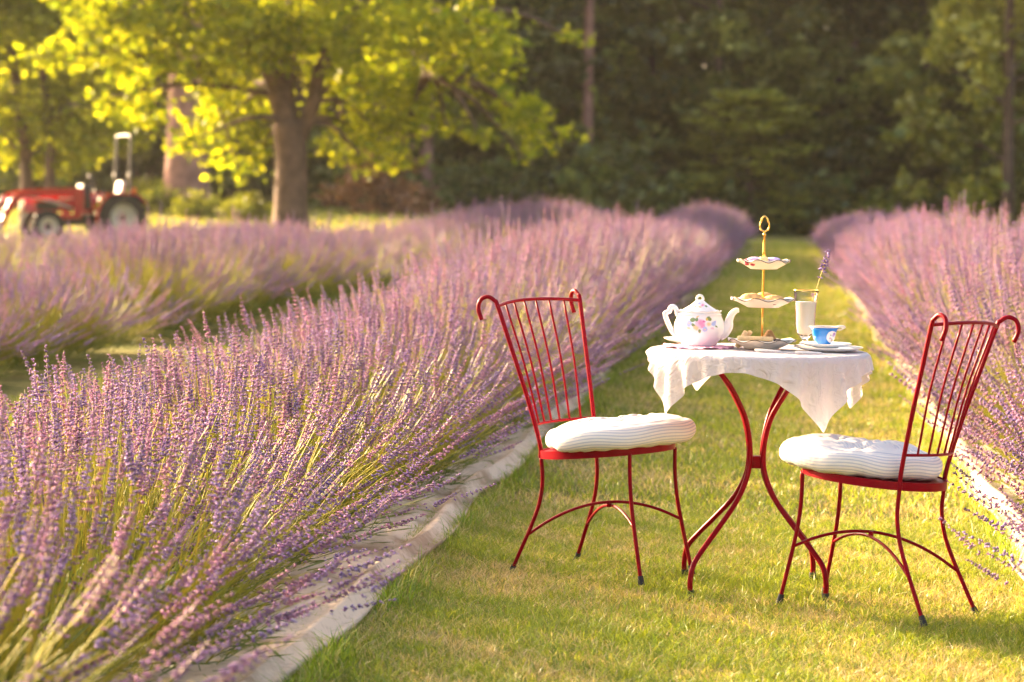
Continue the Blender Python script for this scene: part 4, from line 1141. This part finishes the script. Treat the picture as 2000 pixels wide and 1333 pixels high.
# pink crochet mat under the pot
pm = bpy.data.materials.new('pink_crochet'); pm.use_nodes = True; nt = pm.node_tree; b = nt.nodes['Principled BSDF']
b.inputs['Roughness'].default_value = .9
tc = nt.nodes.new('ShaderNodeTexCoord'); vo = nt.nodes.new('ShaderNodeTexVoronoi'); vo.inputs['Scale'].default_value = 220; nt.links.new(tc.outputs['Object'], vo.inputs['Vector'])
rp = nt.nodes.new('ShaderNodeValToRGB'); rp.color_ramp.elements[0].color = (.85, .25, .45, 1); rp.color_ramp.elements[1].color = (.88, .50, .62, 1); rp.color_ramp.elements[1].position = .6
nt.links.new(vo.outputs['Distance'], rp.inputs[0]); nt.links.new(rp.outputs[0], b.inputs['Base Color'])
bp = nt.nodes.new('ShaderNodeBump'); bp.inputs['Strength'].default_value = .8; bp.inputs['Distance'].default_value = .003; nt.links.new(vo.outputs['Distance'], bp.inputs['Height']); nt.links.new(bp.outputs[0], b.inputs['Normal'])
th = np.linspace(0, 2 * math.pi, 97); G = []
for t in np.linspace(.02, 1, 14):
    r = .108 * t * (1 + .03 * np.cos(16 * th) * t + .05 * np.sin(3 * th + 1) * t)
    G.append(np.stack([r * np.cos(th), r * np.sin(th) * .95, .0025 + .004 * t * t * np.maximum(0, np.sin(5 * th + .8)) + .0015 * np.sin(19 * th) * t], 1))
o = MB().grid(np.array(G)[::-1]).build('crochet_doily', pm, smooth=True); o.modifiers.new('t', 'SOLIDIFY').thickness = .002
tag(o, 'pink crochet doily spread under the teapot', 'doily'); put(o, -.192, .035, .001)

# china
def saucer(name, label, r, h, material, group=None, base=.55):
    root = empty(name, label, 'plate' if name != 'saucer' else 'saucer', group=group)
    MB().lathe([(0, .002), (r * base, .0), (r * base * 1.04, .003), (r * .8, h * .45), (r, h), (r * .985, h + .0022), (r * .78, h * .5 + .003), (r * base, .0055), (0, .005)], 64).build('dish', material, root, smooth=True)
    P = [(r * .995 * math.cos(a), r * .995 * math.sin(a), h + .0012) for a in np.linspace(0, 2 * math.pi, 65)]
    MB().tube(P, .0014, 6, 1, caps=False).build('rim', M['cream_china'], root, smooth=True)
    return root
put(saucer('plate', 'broad white plate under the saucer of the blue cup', .105, .013, M['porcelain']), .210, .01, .0)
put(saucer('saucer', 'white saucer holding the blue cup', .079, .012, M['porcelain'], base=.5), .202, .035, .0105)
put(saucer('saucer', 'cream saucer peeking out behind the teapot handle', .075, .014, M['porcelain'], base=.5), -.225, .195, .004)
med = [(.026, .027, .017, .020, 0, (.86, .82, .78), .08), (.031, .037, .0045, .006, .3, (.42, .25, .55), .4), (.029, .032, .004, .004, 0, (.55, .35, .62), .4), (.020, .024, .003, .003, 0, (.80, .25, .35), .4), (.030, .017, .004, .003, 0, (.45, .15, .05), .3), (.025, .016, .003, .0025, 0, (.55, .25, .08), .3), (.022, .034, .003, .002, .4, GN, .4), (.025, .021, .003, .0015, .6, GN, .4)]
cupm = painted('blue_glaze', (.010, .20, .62), med, warp=.001)
cup = empty('teacup', 'bright blue teacup with a white flower medallion', 'cup')
cp = [(0, .002), (.018, .0), (.020, .003), (.022, .006), (.031, .018), (.0355, .032), (.0385, .046), (.0445, .0565)]
rf8 = lambda th, t: 1 + .012 * np.cos(10 * th) * (1 - t)
MB().lathe(cp, 60, rf8).build('bowl', cupm, cup, smooth=True)
MB().lathe([(.0445, .0565), (.0438, .0578), (.037, .047), (.033, .032), (.028, .018), (0, .010)], 60, rf8).build('lining', M['cream_china'], cup, smooth=True)
MB().lathe([(.0445, .0560), (.0462, .0575), (.0455, .0592), (.0436, .0582)], 60, closed=True).build('rim', M['cream_china'], cup, smooth=True)
MB().tube([(.040, .0, .0585), (.052, .0, .0590), (.061, .0, .0580), (.059, 0, .0545), (.051, 0, .050), (.040, 0, .048)], [.004, .0045, .004, .0025, .002, .002], 8, 5).build('handle', M['cream_china'], cup, smooth=True)
put(cup, .197, .035, .0165, R(-4))
pc = empty('teacup', 'pink and white teacup half hidden behind the teapot handle', 'cup')
pcm = painted('pink_glaze', (.86, .80, .78), [(-.012, .03, .018, .008, .3, PK2, .5), (.01, .022, .02, .007, -.2, PK, .5), (-.02, .045, .02, .005, 0, OR, .5), (-.03, .02, .012, .012, 0, PK2, .5)])
MB().lathe([(0, .002), (.02, 0), (.022, .006), (.032, .02), (.035, .04), (.038, .055), (.036, .055), (.033, .04), (.03, .02), (0, .012)], 40).build('bowl', pcm, pc, smooth=True)
MB().tube([(.034, 0, .046), (.052, 0, .048), (.055, 0, .03), (.032, 0, .02)], .0035, 8, 5).build('handle', M['porcelain'], pc, smooth=True)
put(pc, -.205, .190, .012, R(60))

# glass of lemonade
gl = bpy.data.materials.new('clear_glass'); gl.use_nodes = True; b = gl.node_tree.nodes['Principled BSDF']
b.inputs['Base Color'].default_value = (1, .97, .92, 1); b.inputs['Roughness'].default_value = .02; b.inputs['Transmission Weight'].default_value = 1; b.inputs['IOR'].default_value = 1.3
ml_ = mat('milky_drink', (.90, .87, .79), .25, sss=.3)
gs = empty('drinking_glass', 'footed clear glass of milky lemonade with a gilded rim', 'glass')
outer = [(0, 0), (.028, 0), (.0285, .003), (.012, .007), (.008, .014), (.008, .020), (.016, .026), (.025, .036), (.0275, .052), (.0285, .085), (.031, .118), (.0355, .142), (.036, .1435)]
inner = [(.0345, .1435), (.033, .138), (.0295, .116), (.027, .085), (.026, .053), (.0235, .038), (.015, .029), (0, .026)]
MB().lathe(outer + inner, 48).build('glass_body', gl, gs, smooth=True)
MB().lathe([(0, .0262), (.0148, .0292), (.0233, .0382), (.0258, .053), (.0268, .085), (.0290, .1145), (.0291, .1150), (0, .1145)], 48).build('drink', ml_, gs, smooth=True)
MB().lathe([(.0362, .1438), (.0366, .1452), (.0350, .1456), (.0344, .1440)], 48, closed=True).build('gilt_rim', M['gold'], gs, smooth=True)
gs.scale = (1.03, 1.03, 1.28); gs_m = T(.140, .205, .002); gs.matrix_world = gs_m @ Matrix.Diagonal((1.1, 1.1, 1.22, 1))
sg = empty('lavender_sprig', 'single lavender sprig standing in the glass', 'sprig')
P0, P1 = np.array([-.014, 0, .04]), np.array([.044, -.01, .222])
MB().tube([P0, (P0 + P1) / 2 + np.array([.004, 0, 0]), P1, P1 + np.array([.014, -.003, .05])], [.0019, .0018, .0016, .0012], 6, 5).build('stem', mat('sprig_stem', (.45, .36, .07), .7), sg, smooth=True)
tv, tf, tcc = TEMPL[0]
dv = Vector((.27, -.06, .96)).normalized(); qm = np.array(dv.to_track_quat('Z', 'Y').to_matrix())
sp = np_mesh('flower_spike', (tv * np.array([1.7, 1.7, .8])) @ qm.T + P1 + np.array([.004, -.001, .012]), [tf], tcc * 1.1, M['lavender_flower'])
obj('flower_spike', sp, sg)
put(sg, .140, .205, .002)

# three-tier stand
st = empty('cake_stand', 'three tier china cake stand with a gold rod and ring handle', 'cake stand')
def tier(r, z, nm):
    bh = .026
    def rfn(th, t):      # faceted foot turning into a scalloped lip
        oct_ = 1 / np.maximum(np.cos((th + .2) % (math.pi / 4) - math.pi / 8), .9)
        sc = 1 + .045 * np.abs(np.cos(4 * (th + .2))) - .02
        return (oct_ * .97) * (1 - t) + sc * t
    pr = [(.0, 0), (.50 * r, 0), (.52 * r, .002), (.78 * r, .014), (.94 * r, .022), (r, bh)]
    wav = lambda th, t: .0050 * np.cos(8 * (th + .2)) * max(0, t - .6) / .4
    mb = MB().lathe(pr, 96, lambda th, t: rfn(th, t), wav)
    ins = [(r, bh), (.985 * r, bh + .0018), (.93 * r, .0235), (.77 * r, .0185), (.50 * r, .0135), (0, .013)]
    mb.lathe(ins, 96, lambda th, t: rfn(th, 1 - t), lambda th, t: wav(th, 1 - t))
    d = mb.build('plate', M['cream_china'], st, smooth=True); d.location = (0, 0, z)
    th = np.linspace(0, 2 * math.pi, 97)
    P = np.stack([r * 1.0 * rfn(th, 1.0) * np.cos(th), r * rfn(th, 1.0) * np.sin(th), bh + wav(th, 1.0) - .0008], 1)
    MB().tube(P, .0011, 6, 1, caps=False).build('rim', M['gilt'], d, smooth=True)
tier(.103, .004, 'bottom'); tier(.097, .130, 'middle'); tier(.081, .247, 'top')
MB().tube([(0, 0, .004), (0, 0, .30), (0, 0, .315)], [.0036, .0036, .0036], 10, 3).lathe([(.0036, .276), (.0058, .280), (.0050, .30), (.0042, .325), (.0030, .345), (.005, .350), (.0052, .354), (.003, .358)], 12).build('rod', M['gold'], st, smooth=True)
for z in (.130, .247): MB().lathe([(.004, z + .013), (.008, z + .013), (.008, z + .017), (.004, z + .018)], 14).build('collar', M['gold'], st, smooth=True)
rgp = [(0, .360), (.0115, .368), (.0140, .380), (.0115, .391), (.0095, .393), (.0085, .400), (0, .408), (-.0085, .400), (-.0095, .393), (-.0115, .391), (-.0140, .380), (-.0115, .368), (0, .360)]
rg_ = MB().tube([(x, 0, z) for x, z in rgp], .0026, 8, 5)
for x, z in rgp[1:-1:2]: rg_.sphere((x, 0, z), .0036, 8, 6)
rg_.build('ring_handle', M['gold'], st, smooth=True)
put(st, .008, .02, .0)
SX, SY = .008, .02
# food (each piece its own thing)
mat('biscuit', (.78, .55, .28), .8, var=.18, scale=60, bump=.4, bscale=120)
mat('scone', (.72, .45, .18), .85, var=.35, scale=50, bump=.7, bscale=90)
mat('brown_cake', (.42, .22, .08), .85, var=.35, scale=60, bump=.8, bscale=110)
mat('lilac_icing', (.66, .50, .80), .7, var=.05, scale=60, bump=.15, bscale=160)
mat('cream_filling', (.85, .78, .62), .7)
mat('raspberry', (.62, .05, .11), .35, var=.2, scale=120)
mat('jam', (.30, .01, .02), .15)
mat('lemon_sponge', (.85, .68, .32), .85, var=.12, scale=80, bump=.4, bscale=140)
mat('dark_berry', (.03, .012, .02), .3)
def item(name, label, cat, mb, m, dx, dy, dz, rz=0., rx=0., ry=0., group=None, smooth=True, ang=None):
    o = mb.build(name, m, smooth=smooth, angle=ang); tag(o, label, cat, group); put(o, SX + dx, SY + dy, dz + .005, rz, rx, ry); return o
# bottom tier
def finger(L=.06, w=.022, h=.014): return MB().box((0, 0, h / 2), (L, w, h), bevel=.0045)
fl = 'pale shortbread finger lying on the lowest tier'
item('shortbread', fl, 'biscuit', finger(.068), M['biscuit'], -.040, -.052, .024, .08, 0, .02, 'shortbread fingers', ang=50)
item('shortbread', fl, 'biscuit', finger(.060), M['biscuit'], .005, -.058, .024, -.06, 0, .0, 'shortbread fingers', ang=50)
item('shortbread', 'shortbread finger propped upright against the lowest tier rod side', 'biscuit', finger(.058, .020, .014), M['biscuit'], -.056, .0, .022, .2, 0, -1.05, ang=50)
item('shortbread', 'second upright shortbread finger leaning behind the first', 'biscuit', finger(.058, .020, .014), M['biscuit'], -.045, .02, .022, -.1, 0, -.95, ang=50)
br = MB().add([(-.026, -.018, 0), (.026, -.018, 0), (.026, .018, 0), (-.026, .018, 0), (-.006, -.014, .034), (.004, -.014, .036), (.004, .012, .035), (-.006, .012, .033)], [(3, 2, 1, 0), (0, 1, 5, 4), (1, 2, 6, 5), (2, 3, 7, 6), (3, 0, 4, 7), (4, 5, 6, 7)])
o = item('scone_wedge', 'brown crumbly cake wedge on the lowest tier', 'cake', br, M['brown_cake'], .022, -.012, .022, .25, 0, .0, smooth=False)
md = o.modifiers.new('b', 'BEVEL'); md.width = .004; md.segments = 2
for i, (x, y) in enumerate(((.042, -.055), (.050, -.050), (.046, -.047), (.055, -.056))):
    item('blackberry', 'dark berry at the scalloped lip of the lowest tier', 'berry', MB().sphere((0, 0, .006), .0062, 9, 7, noise=.04, seed=i), M['dark_berry'], x, y, .020, group='dark berries')
# middle tier
def bun(r, h, seed): 
    return MB().sphere((0, 0, h * .5), 1, 18, 12, (r, r * .8, h * .6), noise=.035, seed=seed)
item('scone', 'golden baked scone on the middle tier, larger one', 'scone', bun(.036, .030, 1), M['scone'], -.034, -.035, .136, .1)
item('scone', 'golden baked scone on the middle tier showing red jam', 'scone', bun(.032, .026, 2), M['scone'], .034, -.030, .136, -.2)
item('scone', 'golden baked scone on the middle tier behind the rod', 'scone', bun(.034, .030, 3), M['scone'], .004, .032, .136, .5)
item('jam_spoonful', 'dark red jam spilling from the scone on the middle tier', 'jam', MB().sphere((0, 0, .004), .012, 12, 8, (1.2, .7, .6), noise=.08, seed=2).sphere((-.014, .002, .004), .006, 8, 6, noise=.08, seed=5), M['jam'], .034, -.058, .138)
# top tier
def macaron(nm_label, dx, dy, rz=0., rx=0.):
    root = empty('macaron', nm_label, 'macaron', group='lilac macarons')
    sh = [(0, .0), (.017, .0), (.0195, .002), (.019, .005), (.014, .009), (0, .0105)]
    a = MB().lathe(sh, 24).build('shell', M['lilac_icing'], root, smooth=True); a.location = (0, 0, .0105)
    a2 = MB().lathe(sh, 24).build('shell', M['lilac_icing'], root, smooth=True); a2.location = (0, 0, .0085); a2.rotation_euler = (math.pi, 0, 0)
    MB().lathe([(0, .007), (.017, .007), (.0175, .0095), (.017, .012), (0, .012)], 24).build('filling', M['cream_filling'], root, smooth=True)
    put(root, SX + dx, SY + dy, .2625, rz, rx)
ml = 'lilac macaron on the top tier beside the lemon cube'
macaron(ml, -.030, -.022); macaron(ml, .032, -.026); macaron(ml, .028, .020); macaron(ml, -.026, .024)
item('lemon_cake', 'pale yellow sponge cube in front on the top tier', 'cake', MB().box((0, 0, .011), (.024, .022, .022), bevel=.003), M['lemon_sponge'], .000, -.034, .258, .15, ang=50)
def rasp(seed):
    mb = MB(); q = np.random.default_rng(seed)
    for i in range(26):
        z = 1 - 2 * (i + .5) / 26; a = i * 2.4; r = math.sqrt(1 - z * z)
        mb.sphere((r * .0068 * math.cos(a), r * .0068 * math.sin(a), .008 + z * .0082), .0028, 6, 5)
    return mb
for i, (x, y, zz) in enumerate(((-.050, -.038, .259), (-.038, -.050, .258), (-.058, -.024, .261))):
    item('raspberry', 'red raspberry on the top tier next to the macarons', 'raspberry', rasp(i), M['raspberry'], x, y, zz, i * 1.1, 1.2, 0, 'raspberries')
# cutlery with flowered handles
hm = painted('handle_china', (.84, .78, .72), [(.012, 0, .004, .004, 0, BL, .4), (.018, .001, .003, .003, 0, GN, .4), (.03, 0, .004, .003, 0, PK2, .4), (.024, -.001, .003, .002, 0, (.2, .2, .3), .4)], ysign=-1)
def knife(lbl, dx, dy, rz):
    root = empty('butter_knife', lbl, 'knife')
    MB().tube([(0, 0, .006), (.015, 0, .006), (.05, 0, .0055), (.078, 0, .005)], [.0055, .0075, .006, .0042], 10, 5, flat=.6).build('handle', hm, root, smooth=True)
    MB().tube([(.076, 0, .005), (.085, 0, .004), (.12, 0, .003), (.145, 0, .003)], [.0035, .005, .007, .003], 8, 5, flat=.25).build('blade', M['silver'], root, smooth=True)
    put(root, dx, dy, .001, rz)
knife('butter knife with a flowered china handle lying before the cake stand', -.01, -.12, R(-14))
knife('butter knife with a flowered china handle at the rim by the plate', .11, -.175, R(4))

# ------------------------------------------------------------------ warm evening haze in the air
HZ = 0.00018
hzm = bpy.data.materials.new('haze'); hzm.use_nodes = True; nt = hzm.node_tree; nt.nodes.clear()
pv = nt.nodes.new('ShaderNodeVolumePrincipled'); pv.inputs['Color'].default_value = (.95, .90, .82, 1); pv.inputs['Density'].default_value = HZ; pv.inputs['Anisotropy'].default_value = .35
oo = nt.nodes.new('ShaderNodeOutputMaterial'); nt.links.new(pv.outputs[0], oo.inputs['Volume'])
hz = MB().box((0, 60, 14), (200, 190, 36)).build('haze', hzm)
tag(hz, 'thin warm evening haze filling the air over the field', 'haze', kind='stuff')
